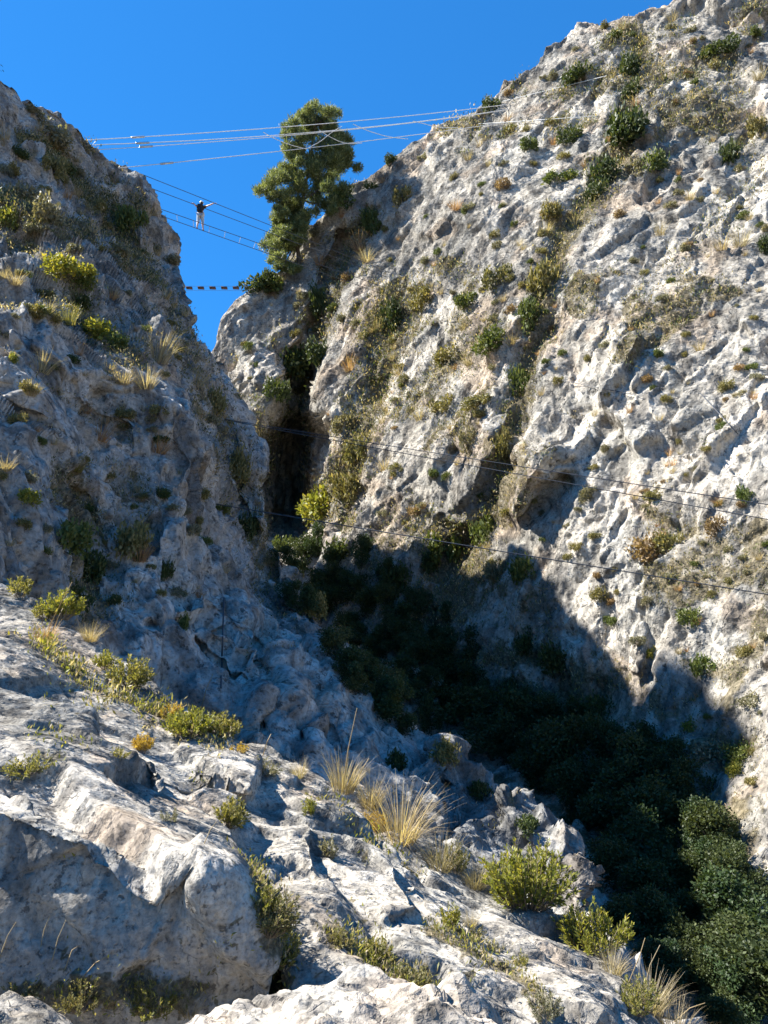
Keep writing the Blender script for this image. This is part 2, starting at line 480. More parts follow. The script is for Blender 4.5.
def build_left():
    ys = np.concatenate([np.arange(-300, 60, 9), np.arange(60, 930, 1.5), np.arange(930, 1090, 9)])
    E = np.interp(ys, EDGE_L[:, 0], EDGE_L[:, 1])
    xl = np.minimum(-20.0, E - 60)
    far = np.linspace(0, 1, 36)[:-1] ** 0.7
    near = np.linspace(0, 1, 420)
    cols_far = -600 + (xl[:, None] + 600) * far[None]
    cols_near = xl[:, None] + (E - xl)[:, None] * near[None]
    X = np.concatenate([cols_far, cols_near], 1)
    Y = np.repeat(ys[:, None], X.shape[1], 1)
    D = dL(X, Y)
    soil = np.zeros_like(D)

    def gully(poly, depth, width, s=0.0, rag=0.5):
        nonlocal D, soil
        wob = gnoise(np.stack([X.ravel() / 30, Y.ravel() / 30, X.ravel() * 0 + depth * 3], -1), 4).reshape(X.shape)
        d = seg_dist(X, Y, poly) * (1 + rag * wob)
        D = D + depth * np.exp(-(d / width) ** 2)
        soil = np.maximum(soil, s * np.exp(-(d / (width * 1.3)) ** 2))
    gully([(120, 215), (150, 290), (190, 360), (225, 430), (250, 520), (290, 590)], 1.6, 13, 0.6)
    gully([(60, 480), (85, 540), (90, 610)], 0.6, 26, 0.8)
    gully([(130, 480), (140, 540)], 0.5, 16, 0.6)
    gully([(262, 640), (268, 690), (262, 725)], 0.8, 7, 0)
    gully([(150, 625), (200, 625), (245, 630)], 0.5, 5, 0)
    gully([(310, 690), (330, 740)], 0.5, 8, 0)
    gully([(400, 700), (430, 745), (440, 790)], 0.9, 10, 0.5)
    gully([(480, 790), (500, 830), (560, 870)], 0.5, 10, 0.4)
    gully([(0, 370), (60, 400), (120, 430)], 0.25, 9, 0.5)
    gully([(60, 270), (100, 320), (150, 350)], 0.6, 14, 0.7)
    gully([(0, 410), (60, 470), (100, 540), (130, 600)], 0.3, 9, 0.4)
    gully([(225, 420), (240, 500), (262, 580), (300, 640)], 1.2, 9, 0.5)
    gully([(200, 640), (250, 680), (300, 740)], 0.5, 6, 0.2)
    gully([(20, 230), (70, 300), (120, 350)], 0.5, 9, 0.6)
    gully([(60, 150), (110, 210), (140, 280)], 0.7, 9, 0.6)
    P = pt(X, Y, D)
    edge = P[:, -1]
    rd = rays(E, ys)
    rd /= np.linalg.norm(rd, axis=1, keepdims=True)
    ks = np.array([0.12, 0.3, 0.55, 0.85, 1.2, 1.7, 2.4, 3.4, 5, 7.5, 11, 16])
    # behind the edge the wall runs on up the gorge, turning away to the left
    away = rd + np.stack([-0.42 + 0 * ys, 0 * ys, np.interp(ys, [0, 150, 260, 420, 700], [-0.12, -0.12, 0.2, 0.28, 0.0])], -1)
    back = np.stack([edge + away * k + np.array([-0.02, 0, -0.01]) * k * k for k in ks], 1)
    P = np.concatenate([P, back], 1)
    soil = np.concatenate([soil, np.zeros((len(ys), len(ks)))], 1)
    N = base_normals(smooth(P, 6))
    q = P.reshape(-1, 3)
    wq = q + 0.2 * np.stack([fbm(q / 1.2, 4, s) for s in (12, 22, 32)], -1)
    fr = basis(wq, (0.35, 0.1, -0.9), (1, -0.5, 0.3), (2.0, 1.0, 1.0))
    h = blocks(fr, 3.8, 0.45, 0.5, 6, 0.14, 0.02, 0.05)
    h += blocks(fr + 31, 1.5, 0.26, 0.45, 7, 0.09, 0.025, 0.07)
    h += blocks(basis(wq, (0.4, 0.1, -0.9), (1, 0, 0), (2.0, 1, 1)) + 77, 0.55, 0.09, 0.16, 8, 0.04, 0.04, 0.12)
    h += strata(wq, (0.79, 0.6, 0.67), 1.9, 0.22, 43, 0.28)
    h += strata(wq, (-0.3, -0.25, 0.9), 0.8, 0.2, 44, 0.3)
    h += 0.12 * fbm(q / 3.5, 3, 45)
    h += 0.10 * fbm(wq * np.array([1 / 0.8, 1 / 0.8, 1 / 4.0]), 4, 53, ridged=True)
    upper = sstep(np.concatenate([Y, np.repeat(Y[:, -1:], len(ks), 1)], 1).ravel(), 430, 330)
    h += upper * strata(wq, (-0.35, -0.25, 0.9), 2.7, 0.95, 48, 0.35)
    h += 0.015 * fbm(q / 0.16, 2, 65)
    h -= 0.12
    sv = fbm(q / 4.0, 3, 75) + 0.45 * fbm(q / 1.0, 3, 76) - 0.5 * sstep(D_all(X, Y, ks), 14, 11)
    up = np.clip((260 - np.concatenate([Y, np.repeat(Y[:, -1:], len(ks), 1)], 1).ravel()) / 400, -0.1, 0.12)
    soil = np.maximum(soil.ravel(), np.clip((sv - 0.1 + up) * 2.0, 0, 0.75))
    P2 = P + N * h.reshape(P.shape[:2])[..., None]
    return grid_mesh('cliff_left', P2, M['rock_left'], soil, rock_tint(q, 1.3, 0.37, 0.25, 200, (1.0, 0.945, 0.86)))


# ------------------------------------------------------------------ the slab of rock by the camera
CREST = np.array([(-200, 516), (-60, 566), (0, 588), (30, 600), (60, 618), (95, 639), (130, 658), (150, 680), (185, 708), (240, 738), (270, 748), (300, 762), (330, 778),
                  (360, 785), (390, 808), (420, 827), (455, 852), (490, 879), (520, 894), (550, 908), (580, 930), (610, 954), (640, 990), (655, 1010), (700, 1076), (760, 1146)], float)
dA = tps([(-200, 560, 9), (-200, 800, 4.5), (-200, 1000, 3), (0, 600, 8.4), (0, 640, 6.6), (0, 720, 4.9), (0, 800, 3.75), (0, 900, 3.7), (0, 1020, 3.3), (130, 665, 7.2), (100, 720, 5.6), (120, 800, 4.3),
          (120, 900, 3.8), (150, 1010, 3.4), (240, 745, 6.5), (220, 800, 5.0), (220, 870, 4.1), (250, 930, 3.9), (300, 770, 6.3), (300, 830, 5.0), (300, 1000, 3.25),
          (360, 800, 6.1), (350, 860, 4.9), (350, 920, 4.1), (400, 980, 3.3), (420, 842, 5.8), (430, 900, 4.7), (490, 895, 5.3), (500, 960, 4.05), (550, 924, 5.0), (560, 1000, 3.75),
          (610, 970, 4.5), (620, 1020, 3.7), (655, 1026, 4.0), (300, 1150, 2.4), (550, 1150, 2.7), (100, 1150, 2.3), (740, 1160, 3.5)])


def project(Q):
    d = Q[:, 1] * cp + Q[:, 2] * sp
    d = np.where(np.abs(d) < 1e-3, 1e-3, d)
    return 384 + F * Q[:, 0] / d, 512 - F * (Q[:, 2] * cp - Q[:, 1] * sp) / d, d


def tri_mesh(name, co, faces, mat=None):
    me = bpy.data.meshes.new(name)
    me.from_pydata([tuple(v) for v in co], [], [tuple(f) for f in faces])
    me.update()
    if mat:
        me.materials.append(mat)
    return me


def hull(points):
    import bmesh
    bm = bmesh.new()
    for p in points:
        bm.verts.new(p)
    r = bmesh.ops.convex_hull(bm, input=bm.verts)
    bmesh.ops.delete(bm, geom=[v for v in bm.verts if not v.link_faces], context='VERTS')
    bm.verts.index_update()
    co = [v.co.copy() for v in bm.verts]
    fs = [[v.index for v in f.verts] for f in bm.faces]
    bm.free()
    return co, fs


def voxel_union(parts, voxel):
    """merge closed meshes into one evenly meshed skin"""
    co, fs = [], []
    for c, f in parts:
        k = len(co)
        co += list(c)
        fs += [[i + k for i in t] for t in f]
    me = tri_mesh('raw', co, fs)
    o = bpy.data.objects.new('raw', me)
    C.objects.link(o)
    md = o.modifiers.new('r', 'REMESH')
    md.mode = 'VOXEL'
    md.voxel_size = voxel
    md.adaptivity = 0
    dg = bpy.context.evaluated_depsgraph_get()
    ev = o.evaluated_get(dg)
    m2 = ev.to_mesh()
    n = len(m2.vertices)
    v = np.empty(n * 3)
    m2.vertices.foreach_get('co', v)
    v = v.reshape(-1, 3)
    nf = len(m2.polygons)
    lt = np.empty(nf, np.int32)
    m2.polygons.foreach_get('loop_total', lt)
    li = np.empty(int(lt.sum()), np.int32)
    m2.loops.foreach_get('vertex_index', li)
    q = li.reshape(-1, 4) if (lt == 4).all() else None
    ev.to_mesh_clear()
    bpy.data.objects.remove(o)
    bpy.data.meshes.remove(me)
    return v, q


def vert_normals(v, q):
    n = np.zeros_like(v)
    fn = np.cross(v[q[:, 2]] - v[q[:, 0]], v[q[:, 3]] - v[q[:, 1]])
    for k in range(4):
        for a in range(3):
            n[:, a] += np.bincount(q[:, k], fn[:, a], len(v))
    return n / (np.linalg.norm(n, axis=1, keepdims=True) + 1e-12)


def quad_object(name, v, q, mat, soil, tint):
    me = bpy.data.meshes.new(name)
    me.vertices.add(len(v))
    me.vertices.foreach_set('co', v.reshape(-1).astype(np.float32))
    me.loops.add(q.size)
    me.loops.foreach_set('vertex_index', q.reshape(-1).astype(np.int32))
    me.polygons.add(len(q))
    me.polygons.foreach_set('loop_start', (np.arange(len(q)) * 4).astype(np.int32))
    me.polygons.foreach_set('use_smooth', np.ones(len(q), bool))
    me.update(calc_edges=True)
    set_attrs(me, soil, tint)
    me.materials.append(mat)
    o = bpy.data.objects.new(name, me)
    C.objects.link(o)
    o['kind'] = 'structure'
    TERR[name] = (v, q)
    return o


def closed_sheet(P, depth_vec):
    """front grid plus a copy pushed into the ground, joined round the rim"""
    nr, nc = P.shape[:2]
    idx = np.arange(nr * nc).reshape(nr, nc)
    n = nr * nc
    q = np.stack([idx[:-1, :-1], idx[:-1, 1:], idx[1:, 1:], idx[1:, :-1]], -1).reshape(-1, 4)
    q2 = q[:, ::-1] + n
    rim = np.concatenate([idx[0, :], idx[1:, -1], idx[-1, -2::-1], idx[-2:0:-1, 0]])
    nxt = np.roll(rim, -1)
    q3 = np.stack([nxt, rim, rim + n, nxt + n], -1)
    co = np.concatenate([P.reshape(-1, 3), (P + depth_vec).reshape(-1, 3)])
    return [tuple(c) for c in co], np.concatenate([q, q2, q3]).tolist()


SLAB_SOIL = [([(238, 880), (262, 930), (280, 985)], 15, 1.1), ([(340, 930), (385, 970), (450, 990)], 16, 1.1), ([(20, 1000), (110, 995), (190, 1000)], 18, 1.1),
             ([(430, 930), (500, 965), (540, 1000)], 11, 0.85), ([(300, 790), (360, 830), (420, 870)], 9, 0.6), ([(40, 640), (100, 690), (150, 712), (220, 745)], 10, 0.75),
             ([(420, 850), (500, 905), (560, 940), (620, 1000)], 9, 0.5)]


def build_slab():
    xs = np.arange(-200, 770, 6.0)
    S = np.interp(xs, CREST[:, 0], CREST[:, 1])
    yb = 1230.0
    t = np.linspace(0, 1, 130)
    X = np.repeat(xs[None], len(t), 0)
    Y = yb + (S[None] - yb) * t[:, None]
    D = dA(X, Y)

    def gully(poly, depth, width):
        nonlocal D
        d = seg_dist(X, Y, poly)
        D = D + depth * np.exp(-(d / width) ** 2)
    gully([(238, 880), (262, 930), (280, 985)], 0.3, 14)
    gully([(340, 930), (385, 970), (450, 990)], 0.1, 16)
    gully([(300, 790), (360, 830), (420, 870)], 0.08, 10)
    gully([(40, 640), (100, 690), (150, 712), (220, 745)], 0.07, 10)
    gully([(420, 850), (500, 905), (560, 940), (620, 1000)], 0.08, 9)
    P = pt(X, Y, D)
    rd = rays(xs, S)
    rd /= np.linalg.norm(rd, axis=1, keepdims=True)
    ks = np.array([0.07, 0.16, 0.3, 0.5, 0.8, 1.3, 2.0, 3.0, 4.2, 5.5])
    away = rd + np.array([0.12, 0.0, -0.75])
    P = np.concatenate([P, np.stack([P[-1] + away * k for k in ks])])
    parts = [closed_sheet(P, np.array([0, 0.25, -0.9]))]

    def rock(front, low, back, sink=0.5):
        p = [V(*v) for v in front + low + back]
        p += [V(*v) + Vector((0, 0.15, -sink)) for v in low + back]
        parts.append(hull(p))
    rock([(-70, 798, 3.30), (30, 810, 3.25), (82, 832, 3.18), (145, 876, 3.12), (190, 876, 3.14), (220, 884, 3.2)],
         [(-70, 985, 3.02), (80, 1012, 3.02), (200, 1006, 3.06), (264, 964, 3.16), (252, 920, 3.22)],
         [(-70, 700, 4.9), (60, 735, 4.75), (150, 775, 4.5), (235, 815, 4.5), (275, 905, 3.7)])
    rock([(258, 895, 3.82), (300, 890, 3.75), (345, 908, 3.7)], [(268, 940, 3.55), (290, 1000, 3.2), (362, 1002, 3.15), (372, 985, 3.3)],
         [(272, 862, 4.4), (332, 868, 4.45), (385, 930, 4.1)], 0.35)
    rock([(-20, 733, 4.75), (40, 742, 4.62), (80, 750, 4.55)], [(-20, 768, 4.5), (40, 775, 4.4), (86, 780, 4.3)], [(-20, 660, 6.2), (90, 700, 5.6)], 0.3)
    rock([(30, 790, 3.78), (100, 802, 3.8), (138, 820, 3.7)], [(42, 808, 3.6), (128, 838, 3.5)], [(50, 742, 4.7), (155, 782, 4.5)], 0.3)
    rock([(252, 853, 4.45), (303, 850, 4.45), (318, 866, 4.3)], [(262, 884, 4.12), (315, 892, 4.05)], [(245, 812, 5.15), (312, 818, 5.05)], 0.3)
    rock([(298, 812, 5.25), (330, 868, 4.52), (385, 905, 4.12)], [(318, 880, 4.4), (372, 925, 3.98)], [(350, 806, 5.65), (388, 848, 5.05), (420, 905, 4.2)], 0.25)
    rock([(468, 905, 4.95), (510, 935, 4.45), (560, 975, 4.0), (600, 1020, 3.5)], [(455, 925, 4.65), (500, 965, 4.1), (560, 1030, 3.4)],
         [(490, 898, 5.2), (560, 935, 4.75), (615, 980, 4.2), (650, 1035, 3.7)], 0.25)
    rock([(170, 735, 5.9), (215, 760, 5.5), (255, 772, 5.4)], [(165, 750, 5.6), (205, 778, 5.15), (250, 790, 5.1)], [(185, 718, 6.4), (260, 755, 6.1)], 0.2)
    rock([(150, 800, 4.3), (200, 822, 4.15), (240, 826, 4.3)], [(150, 815, 4.1), (200, 842, 3.95), (238, 845, 4.1)], [(150, 765, 4.9), (240, 790, 4.95)], 0.2)
    rock([(395, 905, 4.3), (430, 930, 4.1), (470, 960, 3.85)], [(395, 925, 4.05), (430, 952, 3.85), (465, 985, 3.6)], [(410, 880, 4.7), (490, 940, 4.25)], 0.2)
    v, q = voxel_union(parts, 0.018)
    n = vert_normals(v, q)
    wq = v + 0.10 * np.stack([fbm(v / 0.6, 3, s) for s in (13, 23, 33)], -1)
    fr = basis(wq, (0.86, -0.3, -0.4), (0, 1, 0.4), (2.2, 1.0, 1.0))
    h = blocks(fr, 0.95, 0.055, 0.09, 4, 0.025, 0.012, 0.04)
    h += blocks(fr + 31, 0.34, 0.03, 0.06, 5, 0.015, 0.025, 0.08)
    h += strata(wq, (0.35, -0.35, 0.87), 0.34, 0.025, 47, 0.3)
    h += 0.03 * fbm(v / 0.9, 3, 46)
    h += 0.006 * fbm(wq / 0.2, 4, 56, ridged=True)
    h += 0.003 * fbm(v / 0.05, 2, 66)
    v2 = v + n * (h - 0.02)[:, None]
    x, y, d = project(v)
    soil = np.zeros(len(v))
    rag = 1 + 1.0 * gnoise(np.stack([x / 17, y / 17, x * 0], -1), 4) + 0.8 * gnoise(np.stack([x / 7, y / 7, x * 0], -1), 5)
    for poly, wd, am in SLAB_SOIL:
        soil = np.maximum(soil, am * np.exp(-(seg_dist(x, y, poly) * rag / wd) ** 2))
    sv = fbm(v / 0.8, 3, 77)
    soil = np.maximum(soil, np.clip((sv - 0.25) * 1.6, 0, 0.55))
    return quad_object('rock_slab', v2, q, M['rock_near'], soil, rock_tint(v, 4.0, 0.34, 0.25, 300, (1.0, 0.91, 0.775)))


M = {}
M['rock_far'] = rock_material('limestone_far', 1.0)
M['rock_left'] = rock_material('limestone_left', 1.4, 1.4)
M['rock_near'] = rock_material('limestone_near', 5.5)

build_right()
build_left()
build_slab()

# ground sheet under the whole gorge
gm = bpy.data.meshes.new('ground')
gm.from_pydata([(-1500, -1500, -14), (1500, -1500, -14), (1500, 1500, -14), (-1500, 1500, -14)], [], [(0, 1, 2, 3)])
set_attrs(gm, np.ones(4) * 0.2, np.tile(np.array([[0.24, 0.195, 0.13]]), (4, 1)))
gm.materials.append(M['rock_far'])
go = bpy.data.objects.new('ground', gm)
C.objects.link(go)
go['kind'] = 'structure'

# ------------------------------------------------------------------ light
SUN_EL, SUN_AZ = R(46.5), R(-81)      # azimuth from +Y towards +X
sd = Vector((math.cos(SUN_EL) * math.sin(SUN_AZ), math.cos(SUN_EL) * math.cos(SUN_AZ), math.sin(SUN_EL)))
sl = bpy.data.lights.new('sun', 'SUN')
sl.energy = 5.0
sl.angle = R(0.55)
sl.color = (1.0, 0.968, 0.905)
so = bpy.data.objects.new('sun', sl)
C.objects.link(so)
so.rotation_euler = (-sd).to_track_quat('-Z', 'Y').to_euler()
w = bpy.data.worlds.new('World')
SC.world = w
w.use_nodes = True
wn = w.node_tree
bg = wn.nodes['Background']
sky = wn.nodes.new('ShaderNodeTexSky')
sky.sky_type = 'NISHITA'
sky.sun_disc = False
sky.sun_elevation = SUN_EL
sky.sun_rotation = SUN_AZ
sky.altitude = 300
sky.air_density = 1.0
sky.dust_density = 0.1
sky.ozone_density = 3.0
gmn = wn.nodes.new('ShaderNodeGamma')
gmn.inputs[1].default_value = 0.6
wn.links.new(sky.outputs[0], gmn.inputs[0])
hs = wn.nodes.new('ShaderNodeMix')
hs.data_type = 'RGBA'
hs.blend_type = 'MULTIPLY'
hs.inputs[0].default_value = 1.0
hs.inputs[7].default_value = (0.14, 0.74, 1.5, 1)
wn.links.new(gmn.outputs[0], hs.inputs[6])
wn.links.new(hs.outputs[2], bg.inputs[0])
bg.inputs[1].default_value = 0.077
SC.view_settings.view_transform = 'Standard'
SC.view_settings.look = 'None'
SC.view_settings.exposure = 1.85
SC.view_settings.gamma = 1.0
SC.view_settings.use_curve_mapping = False
#@@PART2
# ------------------------------------------------------------------ helpers for things
for _c in (SC.cycles,):
    _c.max_bounces = 7
    _c.diffuse_bounces = 3
    _c.transmission_bounces = 4
    _c.transparent_max_bounces = 4
    _c.caustics_reflective = False
    _c.caustics_refractive = False

BV = {k: BVHTree.FromPolygons([tuple(p) for p in v], q.tolist()) for k, (v, q) in TERR.items()}


def hit(x, y, only=None):
    """where the ray through a photo point meets the rock"""
    d = Vector(rays(x, y)).normalized()
    best = None
    for k, b in BV.items():
        if only and k not in only:
            continue
        loc, n, i, dist = b.ray_cast(Vector((0, 0, 0)), d)
        if loc is not None and (best is None or dist < best[2]):
            if n.dot(d) > 0:
                n = -n
            best = (loc, n, dist, k)
    return best


def depth_of(p):
    return p.y * cp + p.z * sp


def link(name, me, parent=None, mats=()):
    o = bpy.data.objects.new(name, me)
    C.objects.link(o)
    if parent is not None:
        o.parent = parent
    if me is not None:
        for m in mats:
            me.materials.append(m)
    return o


def tag(o, label, cat, group=None):
    o['label'] = label
    o['category'] = cat
    if group:
        o['group'] = group
    return o


def thing(name, label, cat, loc=(0, 0, 0), group=None):
    o = bpy.data.objects.new(name, None)
    C.objects.link(o)
    o.empty_display_size = 0.2
    o.location = loc
    return tag(o, label, cat, group)


def np_mesh(name, v, f, smooth=False):
    me = bpy.data.meshes.new(name)
    v = np.asarray(v, np.float32)
    f = np.asarray(f, np.int32)
    k = f.shape[1]
    me.vertices.add(len(v))
    me.vertices.foreach_set('co', v.reshape(-1))
    me.loops.add(f.size)
    me.loops.foreach_set('vertex_index', f.reshape(-1))
    me.polygons.add(len(f))
    me.polygons.foreach_set('loop_start', (np.arange(len(f)) * k).astype(np.int32))
    if smooth:
        me.polygons.foreach_set('use_smooth', np.ones(len(f), bool))
    me.update(calc_edges=True)
    return me


def unit(a):
    return a / (np.linalg.norm(a, axis=-1, keepdims=True) + 1e-9)


def leaves(c, a, b, L, W):
    """rhombic leaves at c along a, across b"""
    L = np.asarray(L).reshape(-1, 1)
    W = np.asarray(W).reshape(-1, 1)
    v = np.stack([c - a * L / 2, c + b * W / 2 + a * L * 0.05, c + a * L / 2, c - b * W / 2 + a * L * 0.05], 1).reshape(-1, 3)
    return v, np.arange(len(v)).reshape(-1, 4)


def leaf_cloud(lumps, n, size, aspect=0.5, up=0.3, seed=0, shell=0.55):
    g = np.random.default_rng(seed)
    lumps = np.array(lumps, float)
    wgt = lumps[:, 3] ** 2
    k = g.choice(len(lumps), n, p=wgt / wgt.sum())
    d = unit(g.normal(size=(n, 3)))
    r = lumps[k, 3] * (shell + (1 - shell) * g.random(n) ** 0.6) * (1 + 0.22 * g.normal(size=n))
    c = lumps[k, :3] + d * r[:, None]
    a = unit(d + g.normal(size=(n, 3)) * 0.8 + np.array([0, 0, up]))
    b = unit(np.cross(a, g.normal(size=(n, 3))))
    L = size * (0.6 + 0.8 * g.random(n))
    return leaves(c, a, b, L, L * aspect)


def tubes(paths, sides=5, cap=True):
    """tapered tubes: each path is a list of (point, radius)"""
    V_, F_ = [], []
    for path in paths:
        pts = np.array([p for p, _ in path], float)
        rad = [r for _, r in path]
        t = np.gradient(pts, axis=0)
        t = unit(t)
        ref = np.array([0.0, 0, 1]) if abs(t[0][2]) < 0.9 else np.array([1.0, 0, 0])
        u = unit(np.cross(t, ref))
        w = np.cross(t, u)
        k0 = len(V_)
        for i in range(len(pts)):
            for j in range(sides):
                an = 2 * math.pi * j / sides
                V_.append(pts[i] + rad[i] * (math.cos(an) * u[i] + math.sin(an) * w[i]))
        for i in range(len(pts) - 1):
            for j in range(sides):
                j2 = (j + 1) % sides
                F_.append((k0 + i * sides + j, k0 + i * sides + j2, k0 + (i + 1) * sides + j2, k0 + (i + 1) * sides + j))
    return np.array(V_), np.array(F_)


def blades(n, length, width, lean, seed, curve=0.5, base=0.12, segs=4):
    g = np.random.default_rng(seed)
    V_, F_ = [], []
    for i in range(n):
        az = g.random() * 2 * math.pi
        ln = length * (0.45 + 0.6 * g.random())
        tilt = lean * (0.15 + 0.95 * g.random())
        out = np.array([math.cos(az), math.sin(az), 0])
        side = np.array([-math.sin(az + g.normal() * 0.7), math.cos(az + g.normal() * 0.7), 0])
        p = out * base * math.sqrt(g.random()) * length
        k0 = len(V_)
        cv = curve * g.random()
        for s in range(segs + 1):
            w = width * (1 - 0.85 * s / segs) * length
            V_ += [p - side * w / 2, p + side * w / 2]
            an = tilt + cv * (s / segs) ** 1.3
            p = p + (out * math.sin(an) + np.array([0, 0, math.cos(an)])) * ln / segs
        for s in range(segs):
            F_.append((k0 + 2 * s, k0 + 2 * s + 1, k0 + 2 * s + 3, k0 + 2 * s + 2))
    return np.array(V_), np.array(F_)


def sprigs(n, height, spread, leaf_n, leaf, seed, aspect=0.28, bare=0.35):
    """a low bush of upright shoots set with short leaves: stems mesh, leaves mesh"""
    g = np.random.default_rng(seed)
    paths, cs, as_, bs_, Ls = [], [], [], [], []
    for i in range(n):
        az = g.random() * 2 * math.pi
        rr = math.sqrt(g.random())
        out = np.array([math.cos(az), math.sin(az), 0])
        base = out * spread * 0.25 * rr
        h = height * (1.0 - 0.45 * rr * rr) * (0.7 + 0.45 * g.random())
        tip = base + out * spread * rr * (0.6 + 0.3 * g.random()) + np.array([0, 0, h])
        mid = (base + tip) / 2 + out * spread * 0.12 + g.normal(size=3) * 0.04 * height
        pts = [base * (1 - t) ** 2 + 2 * mid * t * (1 - t) + tip * t * t for t in np.linspace(0, 1, 6)]
        paths.append([(p, 0.012 * height * (1 - 0.7 * k / 5)) for k, p in enumerate(pts)])
        t = bare + (1 - bare) * g.random(leaf_n) ** 0.8
        t = t[:, None]
        c = base * (1 - t) ** 2 + 2 * mid * t * (1 - t) + tip * t * t
        ax = unit(2 * (1 - t) * (mid - base) + 2 * t * (tip - mid))
        d = unit(g.normal(size=(leaf_n, 3)))
        d = unit(d - ax * (d * ax).sum(1, keepdims=True))
        a = unit(d + ax * (0.5 + 0.9 * t))
        L = leaf * (0.6 + 0.6 * g.random(leaf_n)) * (1.15 - 0.5 * t[:, 0])
        cs.append(c + a * L[:, None] * 0.5)
        as_.append(a)
        bs_.append(unit(np.cross(a, d + g.normal(size=d.shape) * 0.5)))
        Ls.append(L)
    c, a, b, L = np.concatenate(cs), np.concatenate(as_), np.concatenate(bs_), np.concatenate(Ls)
    return tubes(paths, 4), leaves(c, a, b, L, L * aspect)


# ------------------------------------------------------------------ plant and object materials
def leaf_material(name, c1, c2, c3=None, trans=0.3, objvar=0.35):
    m, nt, out = nodes(name)
    b = NB(nt)
    rnd = b.n('ShaderNodeNewGeometry').outputs['Random Per Island']
    obj = b.n('ShaderNodeObjectInfo').outputs['Random']
    col = b.ramp(rnd, [(0.0, c1), (0.65, c2), (1.0, c3 or c2)])
    col = b.mix(b.math('MULTIPLY', obj, objvar), col, b.mix(1.0, col, (1.35, 1.1, 0.7), 'MULTIPLY'))
    d = b.n('ShaderNodeBsdfPrincipled', inp={'Base Color': col, 'Roughness': 0.55, 'Specular IOR Level': 0.25})
    t = b.n('ShaderNodeBsdfTranslucent', inp={'Color': b.mix(1.0, col, (1.3, 1.25, 0.6), 'MULTIPLY')})
    mx = b.n('ShaderNodeMixShader', inp={0: trans, 1: d.outputs[0], 2: t.outputs[0]})
    nt.links.new(mx.outputs[0], out.inputs[0])
    return m


def plain(name, col, rough=0.6, metal=0.0, var=0.15, scale=20):
    m, nt, out = nodes(name)
    b = NB(nt)
    co = b.n('ShaderNodeTexCoord').outputs['Object']
    f = b.noise(co, scale, 3)
    c = b.mix(f, [x * (1 - var) for x in col], [x * (1 + var) for x in col])
    p = b.n('ShaderNodeBsdfPrincipled', inp={'Base Color': c, 'Roughness': rough, 'Metallic': metal})
    nt.links.new(p.outputs[0], out.inputs[0])
    return m


LM = {
    'dark': leaf_material('leaf_dark', (0.028, 0.045, 0.016), (0.055, 0.078, 0.026), (0.10, 0.115, 0.04)),
    'green': leaf_material('leaf_green', (0.05, 0.075, 0.02), (0.095, 0.125, 0.035), (0.16, 0.18, 0.06)),
    'olive': leaf_material('leaf_olive', (0.10, 0.10, 0.04), (0.18, 0.17, 0.07), (0.32, 0.27, 0.13)),
    'grey': leaf_material('leaf_grey', (0.11, 0.11, 0.075), (0.19, 0.185, 0.125), (0.3, 0.28, 0.2)),
    'brown': leaf_material('leaf_brown', (0.13, 0.09, 0.05), (0.24, 0.17, 0.09), (0.36, 0.27, 0.17)),
    'yellow': leaf_material('leaf_yellow_green', (0.11, 0.13, 0.025), (0.21, 0.22, 0.045), (0.34, 0.30, 0.06), 0.4),
    'gold': leaf_material('leaf_gold', (0.26, 0.18, 0.03), (0.42, 0.29, 0.045), (0.5, 0.38, 0.1), 0.35),
    'straw': leaf_material('straw', (0.2, 0.16, 0.1), (0.35, 0.295, 0.2), (0.52, 0.46, 0.35), 0.4),
    'rust': leaf_material('straw_rust', (0.24, 0.13, 0.07), (0.38, 0.24, 0.14), (0.5, 0.38, 0.25), 0.4),
    'grass': leaf_material('grass_green', (0.09, 0.10, 0.025), (0.19, 0.19, 0.06), (0.34, 0.3, 0.12), 0.4),
    'pine': leaf_material('pine_needles', (0.07, 0.10, 0.045), (0.16, 0.195, 0.085), (0.31, 0.335, 0.18), 0.38),
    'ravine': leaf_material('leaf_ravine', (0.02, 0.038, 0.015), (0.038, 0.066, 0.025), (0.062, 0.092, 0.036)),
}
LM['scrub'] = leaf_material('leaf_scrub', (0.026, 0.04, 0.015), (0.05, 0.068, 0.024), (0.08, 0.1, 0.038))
M['bark'] = plain('bark', (0.075, 0.058, 0.042), 0.9, 0, 0.4, 12)
M['twig'] = plain('twig', (0.17, 0.13, 0.085), 0.9, 0, 0.3, 30)
M['steel'] = plain('steel_cable', (0.5, 0.5, 0.5), 0.35, 0.6, 0.1, 40)
M['steel_dark'] = plain('dark_cable', (0.05, 0.055, 0.065), 0.5, 0.3, 0.2, 40)
M['cord'] = plain('pale_cord', (0.6, 0.6, 0.58), 0.7, 0, 0.1, 40)

# ------------------------------------------------------------------ plant meshes, shared between copies
def dome(seed, k=9, flat=0.75):
    g = np.random.default_rng(seed)
    L = []
    for i in range(k):
        az = g.random() * 2 * math.pi
        rr = 0.62 * math.sqrt(g.random())
        z = flat * (0.15 + 0.55 * g.random() * (1 - rr * 0.7))
        L.append((rr * math.cos(az), rr * math.sin(az), z, 0.22 + 0.2 * g.random()))
    return L


SHRUB_GEO = [leaf_cloud(dome(s, 8 + s % 5), 1150, 0.15, 0.5, 0.35, s, 0.45) for s in range(6)]
SHRUB = {}


def shrub_mesh(kind, k):
    key = (kind, k)
    if key not in SHRUB:
        me = np_mesh('shrub_' + kind, *SHRUB_GEO[k])
        me.materials.append(LM[kind])
        SHRUB[key] = me
    return SHRUB[key]


TUFT_GEO = [blades(130, 1.0, 0.018, 0.62, s, 1.3, 0.26, 5) for s in range(5)]
TUFT = {}


